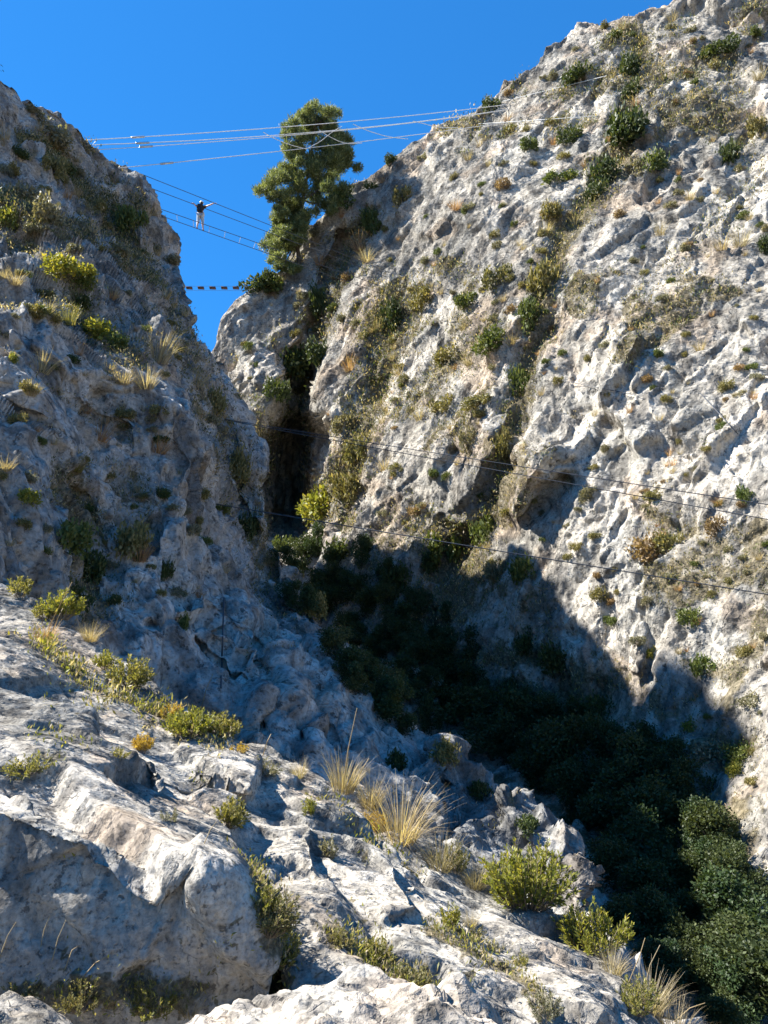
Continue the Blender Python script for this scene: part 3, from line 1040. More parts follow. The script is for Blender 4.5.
def tuft_mesh(kind, k):
    key = (kind, k)
    if key not in TUFT:
        me = np_mesh('tuft_' + kind, *TUFT_GEO[k])
        me.materials.append(LM[kind])
        TUFT[key] = me
    return TUFT[key]


def orient(o, n, lean=0.4, spin=None):
    z = (n * lean + Vector((0, 0, 1 - lean))).normalized()
    q = Vector((0, 0, 1)).rotation_difference(z)
    o.rotation_mode = 'QUATERNION'
    from mathutils import Quaternion
    o.rotation_quaternion = q @ Quaternion((0, 0, 1), random.random() * 6.28 if spin is None else spin)


USED = set()
NAMES = {'dark': 'dark green', 'green': 'green', 'olive': 'olive', 'grey': 'grey-green', 'brown': 'brown', 'yellow': 'yellow-green', 'gold': 'golden yellow',
         'straw': 'dry straw', 'rust': 'rusty dry', 'grass': 'green'}
GROUP = {'cliff_right': 'sunlit cliff', 'cliff_left': 'shaded near cliff', 'rock_slab': 'foreground rock slab'}


def put_shrub(x, y, rx, ry, kind, label, small=False, only=None):
    """x, y: where the bush stands in the photo (centre); rx, ry half sizes there"""
    h = hit(x, y + ry * 0.75, only) or hit(x, y + ry * 1.5, only)
    if h is None:
        return None
    loc, n, dist, k = h
    m = depth_of(loc) / F
    o = link('shrub', shrub_mesh(kind, random.randrange(6)))
    s = rx * m * 1.12
    sz = max(ry * m * 2.0 * 1.0, 0.5 * s)
    o.location = loc + Vector((0, 0, -0.12 * sz))
    orient(o, n, 0.2)
    o.scale = (s, s, sz)
    tag(o, label, 'shrub', 'shrubs growing on the ' + GROUP[k])
    return o


def put_tuft(x, y, r, kind, label, only=None, lean=0.25):
    """x, y: root of the tuft in the photo, r: its height there"""
    h = hit(x, y, only)
    if h is None:
        return None
    loc, n, dist, k = h
    m = depth_of(loc) / F
    o = link('grass_tuft', tuft_mesh(kind, random.randrange(5)))
    s = r * m * 1.05
    o.location = loc - Vector((0, 0, 0.05 * s))
    orient(o, n, lean)
    o.scale = (s, s, s * (0.9 + 0.3 * random.random()))
    tag(o, label, 'grass tuft', 'grass tufts on the ' + GROUP[k])
    return o


RW, LW, SL = ('cliff_right',), ('cliff_left',), ('rock_slab',)
# ------------------------------------------------------------------ shrubs that can be picked out on the sunlit cliff
for args in [
    (492, 91, 12, 12, 'dark', 'round dark shrub alone on the skyline where the pale upper cables reach the cliff'),
    (580, 72, 20, 10, 'dark', 'flat dark green shrub on a ledge just under the highest skyline knob'),
    (632, 62, 14, 15, 'dark', 'upper half of the tall dark shrub pair in the gully below the skyline'),
    (630, 88, 13, 14, 'dark', 'lower half of the tall dark shrub pair in the gully below the skyline'),
    (631, 123, 27, 22, 'dark', 'largest round dark shrub high on the sunlit cliff with a few red-brown leaves'),
    (608, 165, 20, 18, 'dark', 'leafy dark shrub in the gully just below the largest round shrub'),
    (598, 187, 15, 14, 'dark', 'dark shrub at the lower left foot of the leafy gully shrub'),
    (655, 158, 17, 14, 'green', 'slanting green shrub right of the leafy gully shrub'),
    (570, 132, 15, 11, 'dark', 'dark shrub on the ledge left of the largest round shrub'),
    (529, 141, 11, 9, 'green', 'small green shrub on the ledge beneath the pale cable ends'),
    (510, 127, 10, 8, 'olive', 'olive shrub beside the pale cable ends on the cliff'),
    (503, 181, 9, 8, 'brown', 'small brownish shrub on bare rock below the pale cable ends'),
    (562, 174, 21, 8, 'green', 'low wide green shrub on a ledge left of the leafy gully shrub'),
    (552, 209, 14, 11, 'olive', 'olive yellow shrub at the top of the grassy gully'),
    (730, 149, 15, 17, 'dark', 'pointed dark shrub at the right edge of the cliff near a standing block'),
    (720, 47, 20, 9, 'dark', 'low dark shrub near the top right corner'),
    (707, 50, 8, 8, 'green', 'little green shrub touching the low dark shrub in the top corner'),
    (763, 240, 9, 13, 'dark', 'dark shrub cut by the right edge of the picture below the dry grass'),
    (757, 122, 12, 15, 'olive', 'olive shrub by the right edge above the pointed dark shrub'),
    (500, 270, 19, 15, 'olive', 'olive shrub on the left rim of the grassy gully'),
    (540, 270, 17, 24, 'olive', 'tall olive shrub filling the grassy gully'),
    (530, 305, 15, 20, 'green', 'green shrub in the lower grassy gully'),
    (468, 296, 14, 10, 'green', 'green shrub left of the grassy gully on pale rock'),
    (425, 292, 17, 14, 'olive', 'olive shrub beside the darkest upright shrub'),
    (394, 307, 15, 24, 'dark', 'darkest upright shrub in the middle of the central face'),
    (490, 337, 22, 14, 'green', 'broad green shrub below the grassy gully with dry grass around'),
    (448, 352, 18, 10, 'olive', 'olive shrub left of the broad green shrub'),
    (521, 375, 14, 20, 'green', 'bright green shrub under the overhanging rib above the twin wires'),
    (480, 397, 18, 9, 'olive', 'low olive shrub on the pale ledge above the twin wires'),
    (508, 438, 12, 18, 'olive', 'upright olive shrub just under the twin wires left of the rock nose'),
    (470, 432, 11, 14, 'grey', 'greyish shrub crossed by the twin wires'),
    (445, 400, 18, 11, 'olive', 'olive brushwood patch at the middle of the central face'),
    (286, 353, 22, 19, 'dark', 'black-green bush hanging over the dark cleft'),
    (319, 350, 17, 17, 'dark', 'dark bush in the groove right above the black-green cleft bush'),
    (276, 384, 15, 14, 'dark', 'dark bush at the left lip of the dark cleft'),
    (322, 292, 11, 20, 'dark', 'narrow dark shrub in the groove right of the pine foot'),
    (342, 196, 18, 14, 'green', 'green shrub on the skyline touching the right of the pine'),
    (318, 205, 9, 9, 'olive', 'olive shrub on the skyline under the pine branches'),
    (374, 214, 11, 17, 'green', 'green shrub in the groove on the skyline slope right of the pine'),
    (404, 190, 12, 12, 'olive', 'olive shrub high on the slope right of the pine'),
    (391, 158, 9, 6, 'dark', 'little dark shrub on the skyline right of the pine'),
    (255, 280, 19, 12, 'dark', 'dark bush on the skyline left of the pine foot'),
    (278, 281, 16, 10, 'green', 'green bush at the left foot of the pine'),
    (272, 268, 13, 10, 'dark', 'dark bush directly below the trunk of the pine'),
    (318, 497, 26, 20, 'yellow', 'bright yellow-green bush at the mouth of the dark cleft'),
    (352, 478, 18, 20, 'olive', 'olive bush on the slope right of the bright bush by the cleft'),
    (362, 440, 18, 22, 'olive', 'olive bush on the slope above the bright bush by the cleft'),
    (343, 420, 14, 14, 'grey', 'grey-green bush just right of the dark cleft'),
    (445, 535, 22, 26, 'green', 'big green bush at the edge of the shadow left of the rock nose'),
    (487, 520, 18, 22, 'green', 'green bush between the big bush and the rock nose'),
    (424, 556, 13, 14, 'dark', 'dark bush half in shadow below the big bush'),
    (525, 563, 17, 18, 'green', 'dark leafy bush under the rock nose'),
    (498, 565, 15, 14, 'grey', 'grey-green bush at the edge of the shadow below the rock nose'),
    (638, 545, 26, 16, 'brown', 'brown green brushwood on the big face under the twin wires'),
    (672, 535, 18, 13, 'olive', 'olive brushwood patch beside a red-brown bush'),
    (598, 590, 10, 9, 'olive', 'small olive shrub on the face just below the lower wire'),
    (690, 612, 14, 11, 'green', 'green shrub on the face below the lower wire'),
    (651, 650, 9, 8, 'yellow', 'bright green shrub in the vertical crack right of the shadow edge'),
    (706, 660, 16, 13, 'green', 'rounded green shrub in the middle of the lower big face'),
    (745, 648, 10, 7, 'olive', 'small olive shrub right of the rounded green shrub'),
    (752, 697, 15, 8, 'grey', 'flat grey-green shrub by the right edge of the lower face'),
    (692, 722, 11, 8, 'yellow', 'yellowish shrub on the lower face just above the shadow'),
    (742, 748, 18, 12, 'green', 'green shrub at the right edge just above the shadow'),
    (735, 765, 10, 8, 'yellow', 'yellow-green shrub below the green one at the right edge'),
    (712, 745, 24, 13, 'grey', 'wide grey bush on the ledge just above the shadow edge'),
    (588, 490, 9, 9, 'grey', 'grey-green shrub right of the rock nose under the twin wires'),
    (653, 493, 14, 7, 'olive', 'olive shrub between the twin wires and the brown brushwood'),
    (747, 490, 10, 12, 'green', 'upright green shrub crossed by the twin wires at the right'),
    (727, 383, 9, 8, 'olive', 'olive shrub on the bare face below the dry grass at the right'),
    (718, 520, 13, 12, 'brown', 'red-brown bush on the big face under the twin wires'),
]:
    put_shrub(*args, only=RW)

# dry grass on the sunlit cliff
for args in [
    (740, 246, 22, 'straw', 'tall straw grass on the ledge by the right edge of the cliff'),
    (722, 250, 17, 'straw', 'straw grass left of the tall straw clump by the right edge'),
    (758, 80, 15, 'straw', 'straw grass near the top right corner'),
    (672, 22, 12, 'straw', 'straw tuft beside the top skyline'),
    (622, 30, 12, 'straw', 'straw tuft on the knob at the top of the skyline'),
    (468, 160, 12, 'straw', 'straw tuft below the pale cable ends'),
    (360, 250, 20, 'rust', 'long rusty grass in the groove right of the pine'),
    (367, 262, 17, 'straw', 'pale grass under the long rusty grass right of the pine'),
    (320, 265, 16, 'rust', 'rusty grass on the rib just right of the pine foot'),
    (350, 370, 18, 'rust', 'rusty grass on the slope right of the cleft'),
    (378, 330, 14, 'straw', 'pale grass left below the darkest upright shrub'),
    (512, 345, 15, 'straw', 'pale grass right of the broad green shrub'),
    (470, 365, 14, 'straw', 'pale grass below the broad green shrub'),
    (455, 210, 14, 'rust', 'rusty tuft on the upper slope below the pale cables'),
    (545, 235, 17, 'straw', 'straw clump in the top of the grassy gully'),
    (575, 225, 14, 'straw', 'straw clump on the right rim of the grassy gully'),
    (660, 540, 17, 'rust', 'red-brown grass among the brushwood on the big face'),
    (720, 505, 14, 'rust', 'red-brown grass crossed by the twin wires'),
    (700, 350, 14, 'straw', 'straw tuft on the bare face right of the rib'),
    (400, 375, 16, 'straw', 'straw tuft in the middle of the central face'),
    (420, 420, 15, 'straw', 'straw tuft just above the twin wires on the central face'),
    (385, 470, 15, 'straw', 'straw tuft just below the twin wires on the central face'),
    (660, 235, 14, 'straw', 'straw tuft on the upper rib right of the grassy gully'),
    (690, 200, 13, 'straw', 'straw tuft below the slanting green shrub'),
]:
    put_tuft(*args, only=RW)

# ------------------------------------------------------------------ the near cliff at the left
for args in [
    (68, 262, 28, 14, 'yellow', 'bright green cushion shrub above the pale outcrop of the near cliff'),
    (88, 278, 18, 14, 'green', 'green shrub at the lower right of the bright cushion shrub'),
    (50, 128, 22, 12, 'grey', 'grey-green shrub high on the near cliff below its top'),
    (52, 160, 13, 14, 'olive', 'olive shrub under the topmost shrub of the near cliff'),
    (100, 203, 8, 9, 'olive', 'small olive shrub near the rim of the near cliff left of the bridge'),
    (132, 212, 17, 17, 'green', 'dark rounded shrub near the rim of the near cliff beside the bridge'),
    (115, 212, 10, 8, 'olive', 'olive shrub touching the rounded shrub near the rim'),
    (42, 208, 20, 18, 'grey', 'grey shrub in the middle of the upper near cliff'),
    (10, 212, 14, 14, 'yellow', 'yellow-green shrub at the left edge of the upper near cliff'),
    (25, 190, 18, 12, 'grey', 'grey bush above the yellow-green shrub at the left edge'),
    (100, 325, 26, 14, 'yellow', 'yellow-green bush in the middle of the sunlit shoulder'),
    (118, 338, 14, 10, 'green', 'low green bush at the right of the shoulder bush'),
    (30, 305, 14, 8, 'olive', 'olive mat left of the pale outcrop'),
    (85, 300, 14, 12, 'dark', 'dark shrub between the cushion shrub and the shoulder bush'),
    (14, 357, 7, 7, 'yellow', 'small yellow shrub on the left shoulder'),
    (65, 525, 26, 24, 'green', 'large shaded bush in the hollow of the near cliff'),
    (90, 558, 20, 22, 'dark', 'shaded bush below the large bush in the hollow'),
    (132, 530, 20, 22, 'olive', 'shaded olive bush on the face right of the hollow'),
    (75, 590, 20, 20, 'dark', 'lowest shaded bush in the hollow just above the slab'),
    (25, 492, 15, 10, 'yellow', 'yellow-green bush at the left edge above the hollow'),
    (165, 565, 9, 14, 'dark', 'narrow dark bush in the crack of the shaded face'),
    (185, 620, 8, 12, 'green', 'green bush in the lower crack of the shaded face'),
    (215, 395, 12, 16, 'olive', 'olive bush in the shaded groove below the rim'),
    (235, 460, 14, 20, 'olive', 'brownish olive bush on the shaded edge of the near cliff'),
    (248, 520, 14, 18, 'dark', 'dark bush low on the shaded edge of the near cliff'),
    (395, 755, 13, 14, 'dark', 'dark bush in the crack of the lower shaded rocks'),
    (420, 700, 16, 16, 'dark', 'dark bush behind the pointed stone in the ravine'),
    (383, 690, 20, 22, 'dark', 'rounded dark bush at the corner of the near cliff above the ravine'),
    (355, 655, 14, 14, 'dark', 'dark bush on the edge of the near cliff left of the rounded corner bush'),
    (445, 745, 16, 16, 'olive', 'olive bush on the round knob beside the ravine'),
    (480, 785, 14, 12, 'dark', 'dark bush between the round knob and the lowest shaded rocks'),
    (315, 600, 13, 18, 'olive', 'olive bush on the shaded edge of the near cliff below the black-green one'),
    (528, 820, 16, 10, 'dark', 'dark bush on the lowest shaded rocks beside the ravine'),
]:
    put_shrub(*args, only=LW)
for args in [
    (158, 362, 34, 'straw', 'tall sunlit pale grass on the shoulder against the dark rock'),
    (147, 388, 26, 'straw', 'straw clump below the tall pale grass on the shoulder'),
    (122, 384, 20, 'straw', 'straw clump left of the lower shoulder grass'),
    (42, 372, 24, 'straw', 'straw clump at the left of the shoulder'),
    (158, 452, 26, 'rust', 'rusty spreading grass on the shaded face'),
    (196, 385, 22, 'straw', 'straw grass on the rim of the shaded groove'),
    (100, 440, 24, 'rust', 'brown grass on the slanting ledge of the near cliff'),
    (30, 395, 20, 'straw', 'straw tuft under the left shoulder'),
    (15, 285, 20, 'straw', 'straw tuft by the pale outcrop at the left edge'),
    (165, 298, 14, 'straw', 'straw tuft on the steep rim below the bridge'),
    (28, 160, 16, 'straw', 'straw tuft on the upper near cliff at the left'),
    (76, 195, 14, 'straw', 'straw tuft left of the small olive shrub near the rim'),
    (5, 140, 16, 'straw', 'straw tuft near the top left corner of the near cliff'),
    (75, 470, 20, 'grass', 'green grass clump above the hollow'),
    (70, 325, 22, 'grass', 'green grass clump left of the shoulder bush'),
    (5, 470, 22, 'straw', 'straw tuft at the left edge above the hollow'),
    (140, 560, 26, 'rust', 'brown hanging grass on the shaded face'),
]:
    put_tuft(*args, only=LW)

# ------------------------------------------------------------------ small growth, a label each by its nearest landmark
MARKS_R = [('the pine', 310, 190), ('the round skyline shrub', 492, 91), ('the largest round shrub', 631, 123), ('the leafy gully shrub', 608, 165), ('the pointed dark shrub', 730, 149),
           ('the highest skyline knob', 590, 30), ('the grassy gully', 540, 280), ('the darkest upright shrub', 394, 307), ('the broad green shrub', 490, 337), ('the dark cleft', 292, 430),
           ('the rock nose', 535, 490), ('the rib shrub', 521, 375), ('the shadow bush', 445, 535), ('the brown brushwood', 645, 545),
           ('the rounded green shrub', 706, 660), ('the wide grey bush', 712, 745), ('the red-brown bush', 718, 520), ('the right edge straw', 735, 235),
           ('the top corner shrub', 718, 48), ('the vertical crack', 651, 650), ('the bright cleft bush', 318, 497), ('the bare rib', 620, 330),
           ('the pine foot', 258, 280), ('the central face straw', 400, 400), ('the bare face', 700, 420)]
MARKS_L = [('the bridge rim', 150, 200), ('the bright cushion shrub', 68, 262), ('the shoulder bush', 100, 325), ('the tall pale grass', 158, 350), ('the topmost grey shrub', 50, 128),
           ('the rusty grass', 158, 445), ('the bushy hollow', 75, 540), ('the pale outcrop', 45, 290), ('the left edge shrub', 12, 212), ('the shaded groove', 225, 430), ('the black rope', 222, 640)]


def rel_label(what, x, y, marks):
    for nm, mx, my in sorted(marks, key=lambda m: (m[1] - x) ** 2 + (m[2] - y) ** 2)[:2]:
        dx, dy = x - mx, y - my
        r = math.hypot(dx, dy)
        if r < 6:
            continue
        if abs(dx) > 2.2 * abs(dy):
            d = 'right of' if dx > 0 else 'left of'
        elif abs(dy) > 2.2 * abs(dx):
            d = 'below' if dy > 0 else 'above'
        else:
            d = ('below' if dy > 0 else 'above') + ' and ' + ('right of' if dx > 0 else 'left of')
        dist = 'close ' if r < 28 else ('' if r < 55 else 'well ')
        lab = f'{what} {dist}{d} {nm}'
        if lab not in USED:
            USED.add(lab)
            return lab
    return None


def inside(poly, x, y):
    c = False
    for i in range(len(poly)):
        (x0, y0), (x1, y1) = poly[i - 1], poly[i]
        if (y0 > y) != (y1 > y) and x < (x1 - x0) * (y - y0) / (y1 - y0) + x0:
            c = not c
    return c


POLY_R = [(215, 350), (300, 240), (400, 160), (490, 110), (520, 75), (580, 30), (650, 15), (768, 5), (768, 800), (690, 720), (620, 660), (560, 590), (440, 540), (330, 510), (320, 380), (260, 400)]
POLY_L = [(0, 90), (60, 118), (110, 170), (160, 215), (170, 250), (190, 330), (230, 400), (260, 470), (270, 560), (200, 600), (100, 620), (60, 600), (0, 570)]
for poly, marks, only, n, kinds in ((POLY_R, MARKS_R, RW, 330, (('olive', .18), ('green', .1), ('grey', .2), ('brown', .1), ('straw', .3), ('rust', .12))),
                                    (POLY_L, MARKS_L, LW, 130, (('olive', .2), ('green', .12), ('grey', .22), ('straw', .3), ('rust', .08), ('dark', .08)))):
    made = 0
    for t in range(n):
        x = random.uniform(0, 768)
        y = random.uniform(5, 800)
        for _ in range(40):
            if inside(poly, x, y):
                break
            x = random.uniform(0, 768)
            y = random.uniform(5, 800)
        else:
            continue
        kind = random.choices([k for k, _ in kinds], [w for _, w in kinds])[0]
        h = hit(x, y)
        if h is None or h[3] not in only:
            continue
        sz = random.uniform(4, 9) * (0.8 if only is RW else 1.1)
        if kind in ('straw', 'rust'):
            lab = rel_label(('small' if sz < 6 else 'larger') + f' {NAMES[kind]} grass tuft', x, y, marks)
            if lab:
                put_tuft(x, y + 3, sz * 1.4, kind, lab, only)
        else:
            lab = rel_label(('small' if sz < 6 else 'larger') + f' {NAMES[kind]} shrub', x, y, marks)
            if lab:
                put_shrub(x, y, sz * random.uniform(0.9, 1.5), sz * 0.75, kind, lab, True, only)


# uncountable low growth in the soil pockets
def scatter_cover(name, terr, n, size, mats, thr, label, seed, ybox=(-100, 1100)):
    v, q = TERR[terr]
    me = bpy.data.objects[terr].data
    soil = np.empty(len(v), np.float32)
    me.attributes['soil'].data.foreach_get('value', soil)
    co = np.empty(len(v) * 3, np.float32)
    me.vertices.foreach_get('co', co)
    co = co.reshape(-1, 3)
    no = np.empty(len(v) * 3, np.float32)
    me.vertices.foreach_get('normal', no)
    no = no.reshape(-1, 3)
    x, y, d = project(co)
    g = np.random.default_rng(seed)
    ok = (soil > thr) & (d > 0.5) & (x > -60) & (x < 830) & (y > ybox[0]) & (y < ybox[1]) & ((no * co).sum(1) < 0)
    ids = np.nonzero(ok)[0]
    w = (soil[ids] - thr + 0.02) * d[ids] ** 2 if terr != 'rock_slab' else (soil[ids] - thr + 0.02)
    k = g.choice(ids, min(n, len(ids)), replace=False, p=w / w.sum())
    per = 7
    c = np.repeat(co[k], per, 0)
    dd = np.repeat(d[k], per)
    s = size * dd * (0.5 + g.random(len(c)))
    c = c + g.normal(size=c.shape) * (size * 1.3 * dd)[:, None] + np.repeat(no[k], per, 0) * s[:, None] * 0.3
    a = unit(np.repeat(no[k], per, 0) * 0.5 + np.array([0, 0, 0.8]) + g.normal(size=c.shape) * 0.55)
    b = unit(np.cross(a, g.normal(size=c.shape)))
    vv, ff = leaves(c, a, b, s, s * 0.3)
    m2 = np_mesh(name, vv, ff)
    for m in mats:
        m2.materials.append(m)
    mi = np.repeat(g.choice(len(mats), len(k)), per)
    m2.polygons.foreach_set('material_index', mi.astype(np.int32))
    o = link(name, m2)
    o['kind'] = 'stuff'
    tag(o, label, 'low growth')
    return o


scatter_cover('undergrowth', 'cliff_right', 14000, 0.0034, [LM['olive'], LM['grey'], LM['straw'], LM['green']], 0.3, 'low dry scrub filling the soil pockets of the sunlit cliff', 3)
scatter_cover('undergrowth', 'cliff_left', 9000, 0.0036, [LM['olive'], LM['grey'], LM['straw'], LM['dark']], 0.3, 'low scrub filling the soil pockets of the near cliff', 4)
scatter_cover('undergrowth', 'rock_slab', 8000, 0.0062, [LM['olive'], LM['yellow'], LM['straw'], LM['grass']], 0.5, 'low herbs in the soil pockets of the foreground slab', 5)

# ------------------------------------------------------------------ trees in the shaded ravine
def tree_geo(seed, n=5200):
    g = np.random.default_rng(seed)
    L = []
    for i in range(16):
        az = g.random() * 6.28
        z = 0.35 + 1.25 * g.random()
        rr = 0.75 * math.sqrt(g.random()) * (1.15 - abs(z - 0.8) * 0.75)
        L.append((rr * math.cos(az), rr * math.sin(az), z, 0.2 + 0.17 * g.random()))
    L += [(0.0, 0.0, 0.75, 0.36), (0.1, -0.1, 1.1, 0.33), (0, 0.1, 1.35, 0.28)]
    crown = leaf_cloud(L, n, 0.085, 0.55, 0.2, seed, 0.5)
    paths = [[((0, 0, -0.4), 0.06), ((0.03, 0.02, 0.3), 0.05), ((0.0, 0.05, 0.7), 0.025), ((0.02, 0.03, 1.05), 0.012)]]
    for (x, y, z, r) in L[:7]:
        zb = max(0.1, z * 0.5)
        paths.append([((0.02, 0.03, zb), 0.028), ((x * 0.5, y * 0.5, zb + (z - zb) * 0.6), 0.018), ((x, y, z), 0.008)])
    return crown, tubes(paths, 5)


TREES = []
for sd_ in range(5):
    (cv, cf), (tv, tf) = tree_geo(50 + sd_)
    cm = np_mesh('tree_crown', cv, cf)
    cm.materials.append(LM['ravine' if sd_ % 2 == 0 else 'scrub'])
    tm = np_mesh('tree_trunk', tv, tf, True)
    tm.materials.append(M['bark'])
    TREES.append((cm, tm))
MARKS_V = [('the corner of the shadow', 625, 690), ('the lowest shaded rocks', 560, 850), ('the pointed stone', 440, 715), ('the right shadow edge', 740, 800), ('the foreground bush', 590, 900),
           ('the dark cleft', 292, 500), ('the black shaded wall', 480, 640), ('the shadow bush', 445, 535), ('the ravine floor', 690, 960), ('the near cliff edge', 360, 680),
           ('the middle of the ravine', 610, 800)]


def put_tree(x, y, rx, label):
    h = hit(x, y + rx * 0.8)
    if h is None or h[3] == 'rock_slab' or (x > 430 and h[3] != 'cliff_right'):
        return
    loc, n, dist, k = h
    m = depth_of(loc) / F
    cm, tm = TREES[random.randrange(5)]
    t = thing('tree', label, 'tree', loc - Vector((0, 0, 0.1)), 'trees in the shaded ravine')
    s = rx * m * 1.15
    t.scale = (s * random.uniform(0.8, 1.35), s * random.uniform(0.8, 1.35), s * random.uniform(0.7, 1.15))
    t.rotation_euler = (random.uniform(-0.3, 0.3), random.uniform(-0.3, 0.3), random.random() * 6.28)
    link('crown', cm, t)
    link('trunk', tm, t)


POLY_V = [(440, 690), (520, 700), (600, 720), (680, 770), (740, 850), (768, 900), (768, 1024), (690, 1010), (620, 900), (590, 850), (540, 780), (470, 740)]
POLY_G = [(262, 520), (300, 520), (350, 550), (440, 590), (480, 680), (440, 720), (400, 725), (360, 690), (330, 640), (290, 590)]
placed = []
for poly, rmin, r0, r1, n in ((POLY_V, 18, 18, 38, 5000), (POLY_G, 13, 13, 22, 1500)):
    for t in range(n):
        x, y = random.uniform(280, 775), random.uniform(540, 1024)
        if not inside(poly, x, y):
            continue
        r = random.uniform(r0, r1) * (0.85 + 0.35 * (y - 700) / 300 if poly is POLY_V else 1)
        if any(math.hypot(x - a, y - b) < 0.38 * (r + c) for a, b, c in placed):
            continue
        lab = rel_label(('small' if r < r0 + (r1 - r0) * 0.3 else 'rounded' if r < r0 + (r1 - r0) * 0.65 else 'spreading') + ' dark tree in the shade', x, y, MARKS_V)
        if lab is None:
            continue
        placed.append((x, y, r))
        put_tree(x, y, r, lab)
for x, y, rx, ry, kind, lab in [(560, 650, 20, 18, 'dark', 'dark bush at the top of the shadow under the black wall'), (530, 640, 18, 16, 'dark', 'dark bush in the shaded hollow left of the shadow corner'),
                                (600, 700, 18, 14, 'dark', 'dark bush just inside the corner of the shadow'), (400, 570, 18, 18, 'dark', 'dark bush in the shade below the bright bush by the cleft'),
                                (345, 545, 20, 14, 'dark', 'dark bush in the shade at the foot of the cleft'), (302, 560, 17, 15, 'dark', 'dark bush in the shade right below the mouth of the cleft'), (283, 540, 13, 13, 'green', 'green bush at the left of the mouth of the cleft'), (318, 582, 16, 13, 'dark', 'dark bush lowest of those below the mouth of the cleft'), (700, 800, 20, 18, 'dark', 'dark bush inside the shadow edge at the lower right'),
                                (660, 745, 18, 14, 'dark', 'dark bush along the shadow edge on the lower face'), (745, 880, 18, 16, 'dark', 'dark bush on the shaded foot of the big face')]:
    put_shrub(x, y, rx, ry, kind, lab, only=RW)

# ------------------------------------------------------------------ the pine on the far rim
pine_d = 54.5
pine_root = hit(300, 268, RW)[0]
pine = thing('pine_tree', 'tall leaning pine with yellow-green crown on the far rim against the sky', 'pine tree', pine_root - Vector((0, 0, 0.3)))
PC = [(375, 120, 42), (318, 160, 42), (432, 168, 42), (352, 195, 55), (272, 205, 34), (452, 228, 42), (295, 258, 48), (400, 262, 58), (262, 300, 36), (345, 335, 60), (300, 340, 45), (440, 335, 52), (505, 330, 30),
      (212, 365, 36), (262, 400, 55), (182, 438, 40), (242, 468, 52), (318, 430, 56), (400, 400, 56), (450, 432, 46), (392, 478, 40), (225, 500, 35), (300, 505, 42), (262, 545, 45), (285, 590, 40), (250, 635, 42), (240, 690, 40), (225, 660, 38), (270, 640, 40), (300, 610, 36), (230, 590, 40), (275, 520, 46), (240, 720, 34),
      (330, 140, 28), (405, 140, 30), (480, 270, 30), (360, 90, 16), (165, 420, 22)]
g = np.random.default_rng(5)
cl, limbs = [], []
trunk_pts = [(292, 272), (297, 240), (303, 200), (310, 160), (315, 125), (316, 112)]
tw = [np.array(V(x, y, pine_d)) for x, y in trunk_pts]
tw[0] = np.array(pine_root) - np.array([0, 0, 0.4])
root = np.array(pine.location)
for X, Y, r in PC:
    px, py = 220 + X / 3.84, 80 + Y / 3.84
    rp = r / 3.84
    for j in range(5):
        dd = pine_d + g.normal() * 0.8
        c = np.array(V(px + g.normal() * rp * 0.6, py + g.normal() * rp * 0.45, dd))
        cl.append((*(c - root), rp * dd / F * (0.38 + 0.32 * g.random())))
    c = np.array(V(px, py, pine_d))
    k = min(range(1, len(tw)), key=lambda i: abs(tw[i][2] - (c[2] - 0.8)))
    a0 = tw[k] - root
    limbs.append([(a0, 0.07), ((a0 + (c - root)) / 2 + np.array([0, 0, -0.1]), 0.05), (c - root, 0.015)])
# each clump: needle sprays
lum = np.array(cl)
n = 85000
k = g.choice(len(lum), n, p=lum[:, 3] ** 2 / (lum[:, 3] ** 2).sum())
d = unit(g.normal(size=(n, 3)) * np.array([1, 1, 0.8]))
c = lum[k, :3] + d * (lum[k, 3] * (0.3 + 0.8 * g.random(n) + 0.5 * g.random(n) ** 8))[:, None]
a = unit(d * 0.8 + np.array([0, 0, 0.7]) + g.normal(size=(n, 3)) * 0.45)
b = unit(np.cross(a, g.normal(size=(n, 3))))
lv, lf = leaves(c, a, b, 0.22 + 0.2 * g.random(n), 0.035 + 0.02 * g.random(n))
o = link('crown', np_mesh('pine_crown', lv, lf), pine, (LM['pine'],))
tv, tf = tubes([[(p - root, 0.16 - 0.025 * i) for i, p in enumerate(tw)]], 8)
link('trunk', np_mesh('pine_trunk', tv, tf, True), pine, (M['bark'],))
for lb in limbs[::2]:
    lv, lf = tubes([lb], 5)
    link('limb', np_mesh('pine_limb', lv, lf, True), pine, (M['bark'],))

# ------------------------------------------------------------------ plants on the foreground slab
def put_bush(x, y, w_px, h_px, mat, label, n=60, leaf_n=34, leaf=0.1, aspect=0.3, seed=1, bare=0.25, only=SL, lean=0.25, name='bush'):
    h = None
    for dy in range(0, 60, 4):
        h = h or hit(x, y + dy, only)
    if h is None:
        return None
    loc, nrm, dist, k = h
    m = depth_of(loc) / F
    t = thing(name, label, 'bush', loc - Vector((0, 0, 0.02)), 'plants on the foreground rock slab')
    W, H = w_px * m, h_px * m
    (sv, sf), (lv, lf) = sprigs(n, H, W * 0.5, leaf_n, leaf * H, seed, aspect, bare)
    link('stem', np_mesh('bush_stem', sv, sf), t, (M['twig'],))
    link('foliage', np_mesh('bush_foliage', lv, lf), t, (LM[mat],))
    orient(t, nrm, lean, 0)
    return t


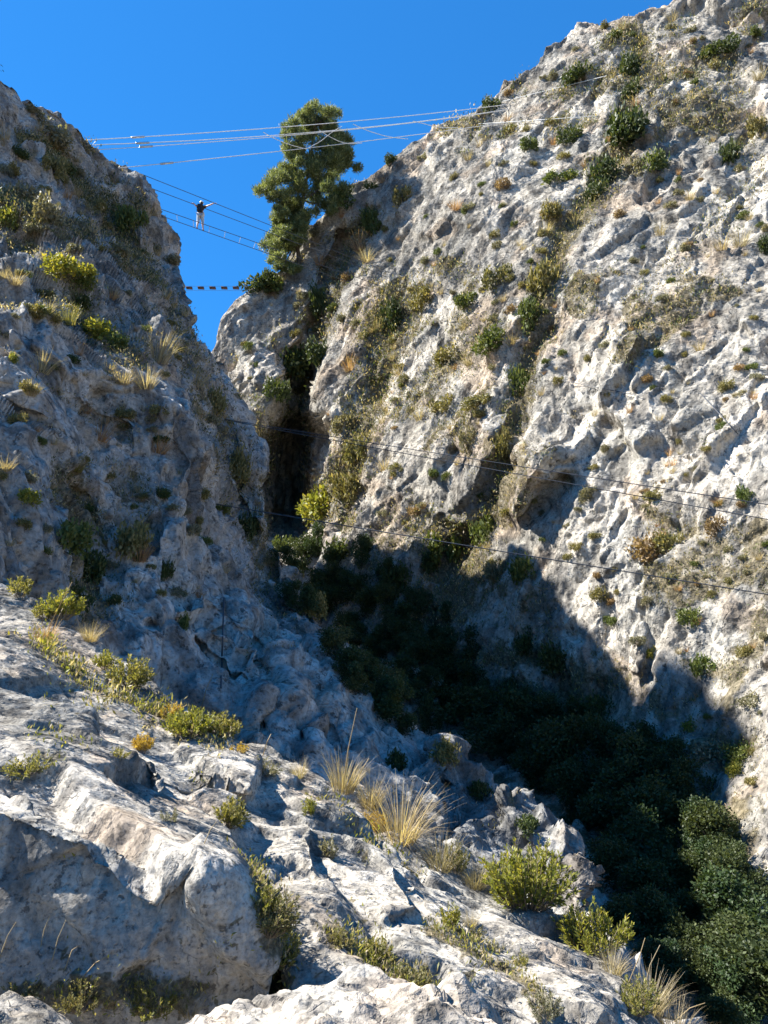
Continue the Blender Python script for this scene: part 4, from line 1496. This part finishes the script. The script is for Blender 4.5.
B = [
    (528, 908, 95, 64, 'yellow', 'large yellow-green leafy bush on the slab edge against the dark ravine', 90, 46, 0.13),
    (594, 948, 78, 46, 'yellow', 'second yellow-green bush lower down the slab edge', 70, 42, 0.15),
    (505, 878, 20, 32, 'yellow', 'slim upright yellow-green shoot at the left of the large leafy bush', 7, 60, 0.16),
    (455, 872, 30, 36, 'grass', 'upright feathery green plant between the straw grass and the large leafy bush', 24, 40, 0.12),
    (190, 733, 56, 26, 'yellow', 'wide yellow-green cushion bush on the crest of the slab', 80, 30, 0.2),
    (220, 735, 44, 24, 'grass', 'green bush right of the wide cushion bush on the crest', 50, 30, 0.2),
    (172, 718, 26, 18, 'gold', 'golden flowering bush behind the wide cushion bush', 34, 26, 0.24),
    (130, 688, 50, 32, 'grass', 'feathery green bush on the crest left of the wide cushion bush', 60, 34, 0.18),
    (105, 668, 28, 20, 'yellow', 'yellow-green bush above the feathery green bush on the crest', 36, 30, 0.2),
    (62, 618, 44, 28, 'yellow', 'sunlit yellow-green bush on the crest near the left edge', 54, 32, 0.2),
    (45, 590, 26, 20, 'grass', 'dull green bush above the sunlit bush near the left edge', 30, 26, 0.2),
    (20, 580, 26, 22, 'grass', 'green bush at the left edge where the slab meets the cliff', 30, 26, 0.2),
    (28, 770, 46, 18, 'grass', 'low bright green cushion on the flat of the slab at the left', 46, 28, 0.24),
    (142, 750, 22, 19, 'gold', 'small round golden plant on the slab', 30, 30, 0.22),
    (118, 756, 22, 12, 'grass', 'small green plant left of the round golden plant', 22, 22, 0.25),
    (228, 824, 36, 28, 'grass', 'green plant in the crack in the middle of the slab', 44, 34, 0.2),
    (170, 820, 26, 14, 'grey', 'grey-green plant in the shaded notch of the slab', 22, 24, 0.22),
    (309, 813, 18, 18, 'yellow', 'small yellow-green plant below the dry stalks on the crest', 22, 28, 0.22),
    (374, 828, 26, 20, 'gold', 'bright golden plant beside the straw grass on the crest', 34, 30, 0.22),
    (240, 752, 22, 12, 'gold', 'little golden tuft on the crest right of the green bush', 22, 24, 0.25),
    (330, 858, 22, 24, 'grey', 'grey leafy plant in the joint right of the middle of the slab', 18, 26, 0.2),
    (270, 930, 54, 46, 'olive', 'tangled olive plant in the gap between the two big foreground blocks', 60, 34, 0.14),
    (285, 965, 44, 40, 'grass', 'green plant hanging low in the gap between the two big foreground blocks', 40, 34, 0.14),
    (262, 905, 34, 22, 'yellow', 'yellow-green sprigs at the top of the gap between the two big blocks', 34, 30, 0.18),
    (370, 965, 50, 26, 'grass', 'green herb patch in the soil right of the smaller block', 56, 26, 0.2),
    (410, 985, 46, 24, 'olive', 'olive herb patch near the pale boulder', 46, 26, 0.2),
    (340, 945, 30, 18, 'olive', 'olive herbs at the upper edge of the soil patch', 30, 24, 0.22),
    (440, 1000, 40, 20, 'grass', 'green herbs just above the pale boulder at the right', 40, 24, 0.22),
    (450, 928, 26, 24, 'yellow', 'light green sprigs in the long crack at the right of the slab', 28, 28, 0.2),
    (470, 940, 36, 18, 'olive', 'olive mat in the long crack at the right of the slab', 36, 24, 0.22),
    (495, 950, 22, 14, 'grey', 'grey mat at the end of the long crack', 24, 22, 0.24),
    (520, 965, 20, 14, 'grass', 'small green mat below the large leafy bush on the slab', 22, 22, 0.24),
    (545, 1015, 44, 24, 'grey', 'grey-green scrub at the bottom edge right of the pale boulder', 40, 28, 0.2),
    (80, 1005, 50, 34, 'olive', 'olive plant at the foot of the big block near the bottom edge', 46, 30, 0.16),
    (150, 1010, 60, 36, 'grass', 'dark green plant at the shaded foot of the big block', 54, 30, 0.16),
    (20, 1000, 44, 26, 'olive', 'olive plant at the bottom left corner', 40, 28, 0.18),
    (640, 1010, 50, 34, 'grass', 'green scrub at the lower right end of the slab', 44, 30, 0.16),
    (262, 772, 46, 16, 'grey', 'thin grey scrub on the crest in the middle', 40, 22, 0.24),
]
for i, a_ in enumerate(B):
    put_bush(*a_, seed=300 + i)

GR = [
    (400, 838, 62, 'straw', 'big straw grass clump leaning over the crest of the slab', 0.030, 1.0),
    (440, 868, 42, 'straw', 'straw grass between the feathery plant and the big straw clump', 0.03, 0.9),
    (475, 885, 34, 'straw', 'straw grass at the left foot of the large leafy bush', 0.03, 0.9),
    (343, 790, 40, 'straw', 'straw tuft with tall stalks on the crest in the middle', 0.03, 0.6),
    (370, 806, 34, 'straw', 'short straw tuft left of the golden plant on the crest', 0.03, 0.8),
    (612, 972, 30, 'straw', 'pale grass clump at the right end of the slab', 0.03, 0.8),
    (650, 1000, 44, 'straw', 'tall straw grass at the lower right end of the slab', 0.025, 0.8),
    (675, 1022, 42, 'straw', 'straw grass in the lower right corner of the slab', 0.025, 0.8),
    (190, 1010, 24, 'straw', 'small straw tuft at the foot of the big block beside the boulder', 0.03, 0.8),
    (45, 640, 24, 'rust', 'reddish dry tuft on the crest near the left edge', 0.03, 0.8),
    (90, 640, 22, 'straw', 'dry tuft on the crest right of the sunlit bush', 0.03, 0.8),
    (470, 925, 18, 'straw', 'little straw tuft in the long crack of the slab', 0.03, 0.8),
    (300, 775, 20, 'straw', 'dry low tuft on the crest left of the tall stalks', 0.03, 0.8),
]
for i, (x, y, r, kind, lab, wd, lean) in enumerate(GR):
    h = None
    for dy in range(0, 60, 4):
        h = h or hit(x, y + dy, SL)
    if h is None:
        continue
    m = depth_of(h[0]) / F
    s = r * m * 1.1
    v_, f_ = blades(240, s, wd * 0.42, lean * 0.8, 500 + i, 1.3, 0.24, 6)
    o = link('grass_tuft', np_mesh('grass_tuft', v_, f_), None, (LM[kind],))
    o.location = h[0] - Vector((0, 0, 0.02))
    orient(o, h[1], 0.25, 0)
    tag(o, lab, 'grass tuft', 'grass tufts on the foreground rock slab')

# bare dry stalks
def stalk(pts, label, r=0.0022, n=1):
    h = hit(*pts[0], SL) or hit(*pts[0])
    if h is None:
        return
    d0 = depth_of(h[0]) * 0.985
    P = [np.array(V(x, y, d0 + 0.04 * i)) for i, (x, y) in enumerate(pts)]
    P[0] = np.array(h[0]) - np.array([0, 0, 0.03])
    v_, f_ = tubes([[(p, r * d0 / 3 * (1 - 0.6 * i / len(P))) for i, p in enumerate(P)]], 4)
    o = link('dry_stalk', np_mesh('dry_stalk', v_, f_), None, (LM['straw'],))
    tag(o, label, 'dry stalk', 'bare dry stalks on the foreground rock slab')


for pts, lab in [
    ([(342, 790), (348, 750), (357, 708)], 'tall bare stalk on the crest in the middle of the picture'),
    ([(350, 792), (362, 770), (369, 758)], 'short bare stalk right of the tall middle stalk'),
    ([(200, 712), (206, 690), (213, 674)], 'thin stalk on the crest behind the cushion bush'),
    ([(262, 755), (267, 742), (271, 734)], 'thin short stalk right of the golden tuft on the crest'),
    ([(45, 632), (60, 605), (72, 582)], 'leaning stalk above the sunlit bush near the left edge'),
    ([(50, 634), (58, 618), (63, 608)], 'short leaning stalk by the sunlit bush near the left edge'),
    ([(202, 842), (210, 830), (216, 822)], 'small bare twig in the middle of the slab'),
    ([(78, 975), (95, 963), (115, 952)], 'pale bent blade low on the big block, leaning right'),
    ([(40, 945), (44, 930), (50, 915)], 'upright pale blade on the big block face'),
    ([(52, 955), (58, 938), (66, 920)], 'second upright pale blade on the big block face'),
    ([(64, 965), (72, 950), (80, 945)], 'third pale blade on the big block face leaning right'),
    ([(0, 950), (8, 935), (16, 922)], 'pale blade on the big block at the left edge'),
    ([(640, 1000), (650, 965), (660, 945)], 'tall stalk at the lower right end of the slab'),
    ([(625, 985), (640, 955), (645, 938)], 'curved stalk left of the tall stalk at the lower right'),
    ([(668, 1024), (690, 1008), (705, 1003)], 'low leaning stalk in the lower right corner'),
    ([(566, 885), (556, 862), (548, 850)], 'bare stalk above the large leafy bush'),
]:
    stalk(pts, lab)

# ------------------------------------------------------------------ loose stones
def stone(name, px, py, d, rx, ry, rz, label, seed, cat='boulder', rot=0.0, mat='rock_near', tint=0.42, sub=5):
    import bmesh
    bm = bmesh.new()
    bmesh.ops.create_icosphere(bm, subdivisions=sub, radius=1)
    v = np.array([x.co[:] for x in bm.verts])
    fs = [[x.index for x in f.verts] for f in bm.faces]
    bm.free()
    v = np.sign(v) * np.abs(v) ** 0.8 * np.array([rx, ry, rz])
    s = max(rx, ry, rz)
    nn = unit(v / np.array([rx, ry, rz]) ** 2)
    q = v / s + seed * 3.1
    h = blocks(q, 0.7, 0.2, 0.2, seed, 0.05, 0.04, 0.2) + 0.09 * fbm(q * 1.6, 4, seed) + 0.04 * fbm(q * 7, 3, seed + 4) + 0.03 * fbm(q * 3, 3, seed + 9, ridged=True)
    v = v + nn * (h * s)[:, None]
    me = np_mesh(name, v, fs, True)
    set_attrs(me, np.zeros(len(v)), rock_tint(v + seed, 4.0, tint, 0.2, 400 + seed))
    o = link(name, me, None, (M[mat],))
    o.location = V(px, py, d)
    o.rotation_euler = (0, 0, rot)
    return tag(o, label, cat)


stone('boulder', 345, 1085, 2.15, 0.50, 0.34, 0.20, 'pale limestone boulder cropped by the bottom edge in the middle', 3, tint=0.46, sub=6)
stone('boulder', -40, 1090, 2.2, 0.34, 0.3, 0.13, 'grey boulder cropped by the bottom left corner', 5, tint=0.4)
# ------------------------------------------------------------------ cables over the gorge
def cable_pts(ends, sag=0.0, n=24):
    a, b = (np.array(e, float) for e in ends)
    t = np.linspace(0, 1, n)[:, None]
    p = a * (1 - t) + b * t
    p[:, 2] -= (4 * sag * t * (1 - t))[:, 0]
    return p


def reach(p, d, only, far=25.0, fallback=2.0):
    """extend a cable from p along d until it enters the rock"""
    d = Vector(d).normalized()
    best = None
    for k in only:
        loc, n, i, dist = BV[k].ray_cast(Vector(p), d, far)
        if loc is not None and (best is None or dist < best):
            best = dist
    return np.array(Vector(p) + d * ((best + 0.15) if best is not None else fallback))


def tube_obj(name, pts, r, mat, parent=None, off=None):
    if off is not None:
        pts = pts - off
    v_, f_ = tubes([[(p, r) for p in pts]], 6)
    return link(name, np_mesh(name, v_, f_, True), parent, (mat,))


def span(name, l, r, rad, mat, label, sag=0.0, right_fall=2.0, left_fall=1.5, fit=False, far=25):
    a, b = np.array(V(*l)), np.array(V(*r))
    a2 = reach(a, a - b, ('cliff_left',), 6, left_fall)
    b2 = reach(b, b - a, ('cliff_right',), far, right_fall)
    pts = cable_pts((a2, b2), sag, 40)
    if fit:
        t = thing(name, label, 'cable', tuple(a2), 'pale cables high over the gorge')
        tube_obj('cable', pts, rad, mat, t, a2)
        k = pts[4] - a2
        e = unit(pts[5] - pts[4])
        v_, f_ = tubes([[(k - e * 0.35, 0.012), (k - e * 0.33, 0.05), (k + e * 0.33, 0.05), (k + e * 0.35, 0.012)]], 6)
        link('turnbuckle', np_mesh('turnbuckle', v_, f_), t, (M['steel'],))
        return t
    o = tube_obj(name, pts, rad, mat)
    return tag(o, label, 'cable')


span('steel_cable', (90, 139.5, 36.6), (470, 107.5, 50.0), 0.019, M['cord'], 'uppermost pale steel cable from the near rim to the sunlit cliff', 0.25, fit=True)
span('steel_cable', (92, 144.5, 36.5), (468, 112.5, 49.8), 0.019, M['cord'], 'second pale steel cable just under the uppermost one', 0.42, fit=True)
span('steel_cable', (95, 149.5, 36.4), (466, 114.0, 49.4), 0.016, M['cord'], 'third pale steel cable crossing the second above the pine', 0.3, fit=True)
span('steel_cable', (118, 168, 36.2), (470, 126.5, 48.5), 0.018, M['cord'], 'lowest pale cable passing in front of the pine', 0.15, fit=True)


def px_tube(name, pts, rad, mat, label, cat, group=None):
    P = np.array([V(*p) for p in pts])
    # round the corners
    t = np.linspace(0, len(P) - 1, len(P) * 6)
    Q = np.stack([np.interp(t, np.arange(len(P)), P[:, k]) for k in range(3)], -1)
    for _ in range(8):
        Q[1:-1] = (Q[:-2] + Q[1:-1] * 2 + Q[2:]) / 4
    return tag(tube_obj(name, Q, rad, mat), label, cat, group)


def dep(x, x0=92, d0=36.5, x1=470, d1=49.5):
    return 1 / (1 / d0 + (1 / d1 - 1 / d0) * (x - x0) / (x1 - x0))


SG = 'slack cords hanging between the pale cables'
px_tube('slack_cord', [(263, 132, dep(263)), (275, 139, dep(275)), (290, 145, dep(290)), (306, 149, dep(306))], 0.018, M['cord'], 'slack cord hanging at the left side of the pine crown', 'cord', SG)
px_tube('slack_cord', [(306, 149, dep(306)), (320, 142, dep(320)), (332, 132, dep(332)), (342, 126, dep(342))], 0.014, M['cord'], 'slack cord rising across the middle of the pine crown', 'cord', SG)
px_tube('slack_cord', [(319, 130, dep(319)), (330, 137, dep(330)), (340, 142, dep(340)), (350, 144, dep(350)), (362, 143, dep(362))], 0.018, M['cord'], 'slack cord hanging at the right side of the pine crown', 'cord', SG)
px_tube('slack_cord', [(353, 124, dep(353)), (368, 131, dep(368)), (388, 137, dep(388)), (408, 139, dep(408))], 0.018, M['cord'], 'slack cord hanging in the sky right of the pine', 'cord', SG)
px_tube('slack_cord', [(413, 121, dep(413)), (425, 124, dep(425)), (440, 128, dep(440)), (458, 127.5, dep(458))], 0.018, M['cord'], 'short slack cord where the pale cables meet the cliff', 'cord', SG)


def wall_line(name, pts, rad, mat, label, cat, lift=0.12, only=RW):
    P = []
    for x, y in pts:
        h = hit(x, y, only)
        if h is None:
            continue
        d = Vector(rays(x, y)).normalized()
        P.append(np.array(h[0] - d * lift))
    P = np.array(P)
    return tag(tube_obj(name, P, rad, mat), label, cat)


lerp = lambda a, b, n: [(a[0] + (b[0] - a[0]) * i / n, a[1] + (b[1] - a[1]) * i / n) for i in range(n + 1)]
wall_line('guide_cable', lerp((488, 105), (606, 76), 4), 0.02, M['cord'], 'pale guide cable laid up the cliff beyond the ends of the upper cables', 'cable', 0.5)
wall_line('guide_cable', lerp((478, 124), (598, 116), 4), 0.02, M['cord'], 'pale guide cable laid level across the cliff under the flat skyline shrub', 'cable', 0.5)
wall_line('guide_cable', lerp((700, 393), (738, 434), 5), 0.016, M['steel_dark'], 'thin dark climbing cable slanting down the bare face at the right', 'cable', 0.15)
wall_line('guide_cable', lerp((556, 379), (640, 396), 7), 0.014, M['steel_dark'], 'thin dark climbing cable crossing the rib above the twin wires', 'cable', 0.15)
wall_line('rope', lerp((224, 598), (221, 688), 9), 0.018, M['steel_dark'], 'black rope hanging down the shaded face of the near cliff', 'rope', 0.12, LW)

# three dark wires low across the gorge
span('wire', (256, 424, 24.5), (760, 501, 18.6), 0.012, M['steel_dark'], 'upper of the two dark twin wires across the middle of the picture', 0.06, 12, 1.5)
span('wire', (270, 428, 24.5), (760, 516, 18.6), 0.012, M['steel_dark'], 'lower of the two dark twin wires across the middle of the picture', 0.05, 12, 1.5)
span('wire', (238, 507.5, 20.0), (760, 591, 17.2), 0.014, M['steel_dark'], 'single dark wire below the twin wires, reaching the shadow edge', 0.05, 12, 1.5)

# ------------------------------------------------------------------ the cable bridge
zf = float(V(200, 229, 41.0).z)


def level(x, y, z):
    r = rays(x, y)
    return r * (z / r[2])


bridge_o = level(200, 226, zf)
bridge = thing('cable_bridge', 'cable footbridge of four dark cables with rungs that the person is crossing', 'bridge', tuple(bridge_o))
cab = {}
for nm, l, r, z in (('handrail', (97, 156.5), (272, 225.9), zf + 1.28), ('handrail', (150, 187.8), (276, 235.2), zf + 1.28), ('foot_cable', (169, 212), (275, 249), zf), ('foot_cable', (170, 219), (272, 255), zf)):
    a, b = level(*l, z), level(*r, z)
    a2 = reach(a, a - b, ('cliff_left',), 8, 2.0)
    b2 = reach(b, b - a, ('cliff_right',), 12, 3.0)
    cab.setdefault(nm, []).append((a, b))
    tube_obj(nm, cable_pts((a2, b2), 0.0, 12), 0.016, M['steel_dark'], bridge, bridge_o)
(fa0, fa1), (fb0, fb1) = cab['foot_cable']
for t in np.linspace(-0.08, 1.1, 9):
    p, q_ = fa0 + (fa1 - fa0) * t, fb0 + (fb1 - fb0) * t
    tube_obj('rung', np.array([p, q_]) + np.array([0, 0, 0.012]), 0.010, M['cord'], bridge, bridge_o)


def on_line(seg, px):
    a, b = seg
    ts = np.linspace(-0.2, 1.2, 400)[:, None]
    p = a * (1 - ts) + b * ts
    x, y, d = project(p)
    return p[np.argmin(np.abs(x - px))]


hand_r, hand_l = on_line(cab['handrail'][0], 216.0), on_line(cab['handrail'][1], 191.6)
foot_l, foot_r = on_line(cab['foot_cable'][1], 197.0), on_line(cab['foot_cable'][1], 203.0)

# ------------------------------------------------------------------ the board bridge further up
zb = 21.0
pb = [pt(x, 288.0, 55.0) for x in (190, 300)]
bb = thing('board_bridge', 'level bridge of small dark boards hung on cables left of the pine foot', 'bridge', tuple(pb[0]))
da = unit(pb[1] - pb[0])
M['board'] = plain('dark_board', (0.03, 0.012, 0.02), 0.8, 0, 0.3, 8)
L_ = np.linalg.norm(pb[1] - pb[0])
fw = np.array([0.0, 1.0, 0.0])
for k, s in enumerate(np.arange(-0.05, L_ + 0.6, 0.83)):
    c = da * s
    w_, th, ln = 0.22, 0.02, 0.19
    u = unit(da * 1.0 + fw * 0.10)
    f_ = unit(fw - u * (fw @ u))
    up = np.array([0.0, -0.10, 1.0])
    co = [c + u * i * w_ + f_ * j * ln + up * kk * th for i in (-1, 1) for j in (-1, 1) for kk in (-1, 1)]
    fs = [(0, 1, 3, 2), (4, 6, 7, 5), (0, 4, 5, 1), (2, 3, 7, 6), (0, 2, 6, 4), (1, 5, 7, 3)]
    link('board', np_mesh('board', co, fs), bb, (M['board'],))
for j in (-0.33, 0.33):
    tube_obj('cable', np.array([pb[0] - da * 1.2, pb[1] + da * 1.0]) + fw * j + np.array([0, 0, -0.03]), 0.008, M['steel_dark'], bb, pb[0])
wall_line('guide_cable', lerp((238, 286), (296, 291), 3), 0.014, M['steel_dark'], 'dark cable end of the board bridge fixed to the rock under the pine', 'cable', 0.3)

# ------------------------------------------------------------------ the person on the bridge
def skin_mesh(name, pts, edges, rad, root=0, sub=2):
    me = bpy.data.meshes.new(name)
    me.from_pydata([tuple(p) for p in pts], edges, [])
    o = bpy.data.objects.new(name, me)
    C.objects.link(o)
    sk = o.modifiers.new('s', 'SKIN')
    sk.use_smooth_shade = True
    for i, v in enumerate(me.skin_vertices[0].data):
        r = rad[i]
        v.radius = r if isinstance(r, tuple) else (r, r)
        v.use_root = i == root
    su = o.modifiers.new('u', 'SUBSURF')
    su.levels = su.render_levels = sub
    dg = bpy.context.evaluated_depsgraph_get()
    m2 = bpy.data.meshes.new_from_object(o.evaluated_get(dg))
    m2.name = name
    bpy.data.objects.remove(o)
    bpy.data.meshes.remove(me)
    return m2


M['skin'] = plain('skin', (0.52, 0.33, 0.25), 0.5, 0, 0.06, 30)
M['shirt'] = plain('black_shirt', (0.02, 0.02, 0.024), 0.8, 0, 0.3, 30)
M['trousers'] = plain('pale_trousers', (0.42, 0.46, 0.52), 0.8, 0, 0.15, 25)
M['shorts'] = plain('dark_harness', (0.035, 0.035, 0.045), 0.8, 0, 0.3, 25)
M['shoe'] = plain('trainers', (0.40, 0.30, 0.30), 0.6, 0, 0.4, 30)
M['helmet'] = plain('white_helmet', (0.80, 0.79, 0.75), 0.35, 0, 0.05, 10)
M['hair'] = plain('dark_hair', (0.03, 0.022, 0.016), 0.7, 0, 0.3, 60)
pc = (foot_l + foot_r) / 2 + np.array([0.0, -0.06, 0.02])
per = thing('person', 'person seen from behind in white helmet and black pack, arms spread, walking the cable bridge', 'person', tuple(pc))
per.scale = (0.9, 0.9, 0.9)
hl, hr = (hand_l - pc) / 0.9, (hand_r - pc) / 0.9
fl, fr_ = (foot_l - pc) / 0.9, (foot_r - pc) / 0.9
P_, E_, R_ = [], [], []


def add(p, r, par=None):
    P_.append(np.array(p, float))
    R_.append(r)
    if par is not None:
        E_.append((par, len(P_) - 1))
    return len(P_) - 1


pel = add((0, -0.03, 0.92), (0.185, 0.13))
wai = add((0, -0.03, 1.08), (0.165, 0.12), pel)
che = add((0, -0.02, 1.28), (0.20, 0.135), wai)
upc = add((0, -0.01, 1.40), (0.15, 0.10), che)
nec = add((0.01, 0.0, 1.50), 0.055, upc)
hd1 = add((0.02, 0.02, 1.58), (0.072, 0.085), nec)
hd2 = add((0.025, 0.03, 1.67), (0.082, 0.098), hd1)
hd3 = add((0.025, 0.03, 1.74), (0.06, 0.07), hd2)
hands = []
for sgn, H in ((-1, hl), (1, hr)):
    sh = add((sgn * 0.17, -0.01, 1.40), 0.066, upc)
    S0 = P_[sh]
    wr = H + np.array([-sgn * 0.09, 0.0, 0.035])
    el = (S0 + wr) / 2 + np.array([0, -0.04, -0.05])
    e1 = add(S0 * 0.45 + el * 0.55, 0.053, sh)
    e2 = add(el, 0.044, e1)
    e3 = add((el + wr) / 2, 0.042, e2)
    w_ = add(wr, 0.03, e3)
    pm = add(wr + np.array([sgn * 0.05, 0.01, 0.0]), (0.036, 0.022), w_)
    hands.append((sgn, P_[pm], H))
for sgn, ft in ((-1, fl), (1, fr_)):
    hp = add((sgn * 0.095, -0.02, 0.86), 0.11, pel)
    kn = np.array([sgn * 0.09 * 0.6 + ft[0] * 0.45, 0.03 + ft[1] * 0.5, 0.48])
    th = add(P_[hp] * 0.5 + kn * 0.5, 0.094, hp)
    k_ = add(kn, 0.068, th)
    an = np.array([ft[0], ft[1] - 0.02, 0.10])
    cf = add(kn * 0.62 + an * 0.38 + np.array([0, -0.02, 0]), 0.064, k_)
    a_ = add(an, 0.042, cf)
    add(an + np.array([sgn * 0.02, 0.10, -0.06]), 0.034, a_)
bodym = skin_mesh('person_body', P_, E_, R_)
# face, ears and fingers joined into the same body mesh
import bmesh
bm = bmesh.new()
bm.from_mesh(bodym)
for (x, y, z, r) in ((0.025, 0.132, 1.655, 0.016), (0.025, 0.14, 1.635, 0.02), (-0.062, 0.03, 1.65, 0.02), (0.112, 0.03, 1.65, 0.02), (0.025, 0.118, 1.60, 0.018)):
    bmesh.ops.create_icosphere(bm, subdivisions=2, radius=r, matrix=Matrix.Translation((x, y, z)))
for sgn, pm, H in hands:
    for i in range(5):
        y0 = -0.030 + 0.018 * i
        if i == 4:
            pts_ = [pm + np.array([-sgn * 0.01, 0.03, -0.01]), pm + np.array([sgn * 0.015, 0.05, -0.035]), H + np.array([-sgn * 0.01, 0.03, -0.022])]
        else:
            ln = (0.9, 1.05, 1.0, 0.8)[i]
            pts_ = [pm + np.array([sgn * 0.02, y0, 0.005]), H + np.array([sgn * 0.012, y0, 0.03]), H + np.array([sgn * 0.035 * ln, y0, 0.0]), H + np.array([sgn * 0.01, y0, -0.024])]
        fm = skin_mesh('finger', pts_, [(j, j + 1) for j in range(len(pts_) - 1)], [0.010 - 0.001 * j for j in range(len(pts_))], 0, 1)
        bm.from_mesh(fm)
        bpy.data.meshes.remove(fm)
bm.to_mesh(bodym)
bm.free()
link('body', bodym, per, (M['skin'],))


def cloth(name, idx, grow, mat, extra=None):
    """a garment: the body's own skeleton pieces grown outwards"""
    mp = {i: j for j, i in enumerate(idx)}
    ed = [(mp[a], mp[b]) for a, b in E_ if a in mp and b in mp]
    rd = []
    for i in idx:
        r = R_[i]
        rd.append(tuple(x + grow for x in r) if isinstance(r, tuple) else r + grow)
    return link(name, skin_mesh(name, [P_[i] for i in idx], ed, rd), per, (mat,))


# vertex order: 0..7 trunk and head; left arm 8..13, right arm 14..19; left leg 20..25, right leg 26..31
cloth('shirt', [1, 2, 3, 8, 9, 14, 15], 0.028, M['shirt'])
cloth('harness', [0, 1, 20, 26], 0.026, M['shorts'])
cloth('trousers', [0, 20, 21, 22, 23, 26, 27, 28, 29], 0.018, M['trousers'])
for sgn, ft in ((-1, fl), (1, fr_)):
    an = np.array([ft[0], ft[1] - 0.02, 0.085])
    pts_ = [an, an + np.array([0, -0.03, -0.03]), an + np.array([sgn * 0.01, 0.07, -0.04]), an + np.array([sgn * 0.02, 0.16, -0.045])]
    link('shoe', skin_mesh('shoe', pts_, [(0, 1), (1, 2), (2, 3)], [0.046, 0.042, 0.043, 0.032]), per, (M['shoe'],))
bm = bmesh.new()
bmesh.ops.create_uvsphere(bm, u_segments=20, v_segments=12, radius=0.125, matrix=Matrix.Translation((0.025, 0.025, 1.69)) @ Matrix.Diagonal((0.95, 1.12, 0.95, 1)))
bmesh.ops.delete(bm, geom=[v for v in bm.verts if v.co.z < 1.675], context='VERTS')
r_ = bmesh.ops.extrude_face_region(bm, geom=bm.faces[:])
for v in [x for x in r_['geom'] if isinstance(x, bmesh.types.BMVert)]:
    v.co = (v.co - Vector((0.025, 0.025, 1.69))) * 0.93 + Vector((0.025, 0.025, 1.69))
hm = bpy.data.meshes.new('helmet')
bm.to_mesh(hm)
bm.free()
link('helmet', hm, per, (M['helmet'],))
bm = bmesh.new()
bmesh.ops.create_uvsphere(bm, u_segments=16, v_segments=10, radius=0.1, matrix=Matrix.Translation((0.022, -0.005, 1.63)) @ Matrix.Diagonal((0.92, 0.9, 0.85, 1)))
hm = bpy.data.meshes.new('hair')
bm.to_mesh(hm)
bm.free()
link('hair', hm, per, (M['hair'],))
bm = bmesh.new()
bmesh.ops.create_cube(bm, size=1, matrix=Matrix.Translation((0, -0.22, 1.20)) @ Matrix.Diagonal((0.34, 0.20, 0.50, 1)))
bmesh.ops.bevel(bm, geom=bm.edges[:], offset=0.05, segments=3, affect='EDGES')
for sx in (-0.1, 0.1):
    bmesh.ops.create_cube(bm, size=1, matrix=Matrix.Translation((sx, -0.03, 1.455)) @ Matrix.Diagonal((0.05, 0.30, 0.03, 1)))
hm = bpy.data.meshes.new('backpack')
bm.to_mesh(hm)
bm.free()
link('backpack', hm, per, (M['shirt'],))
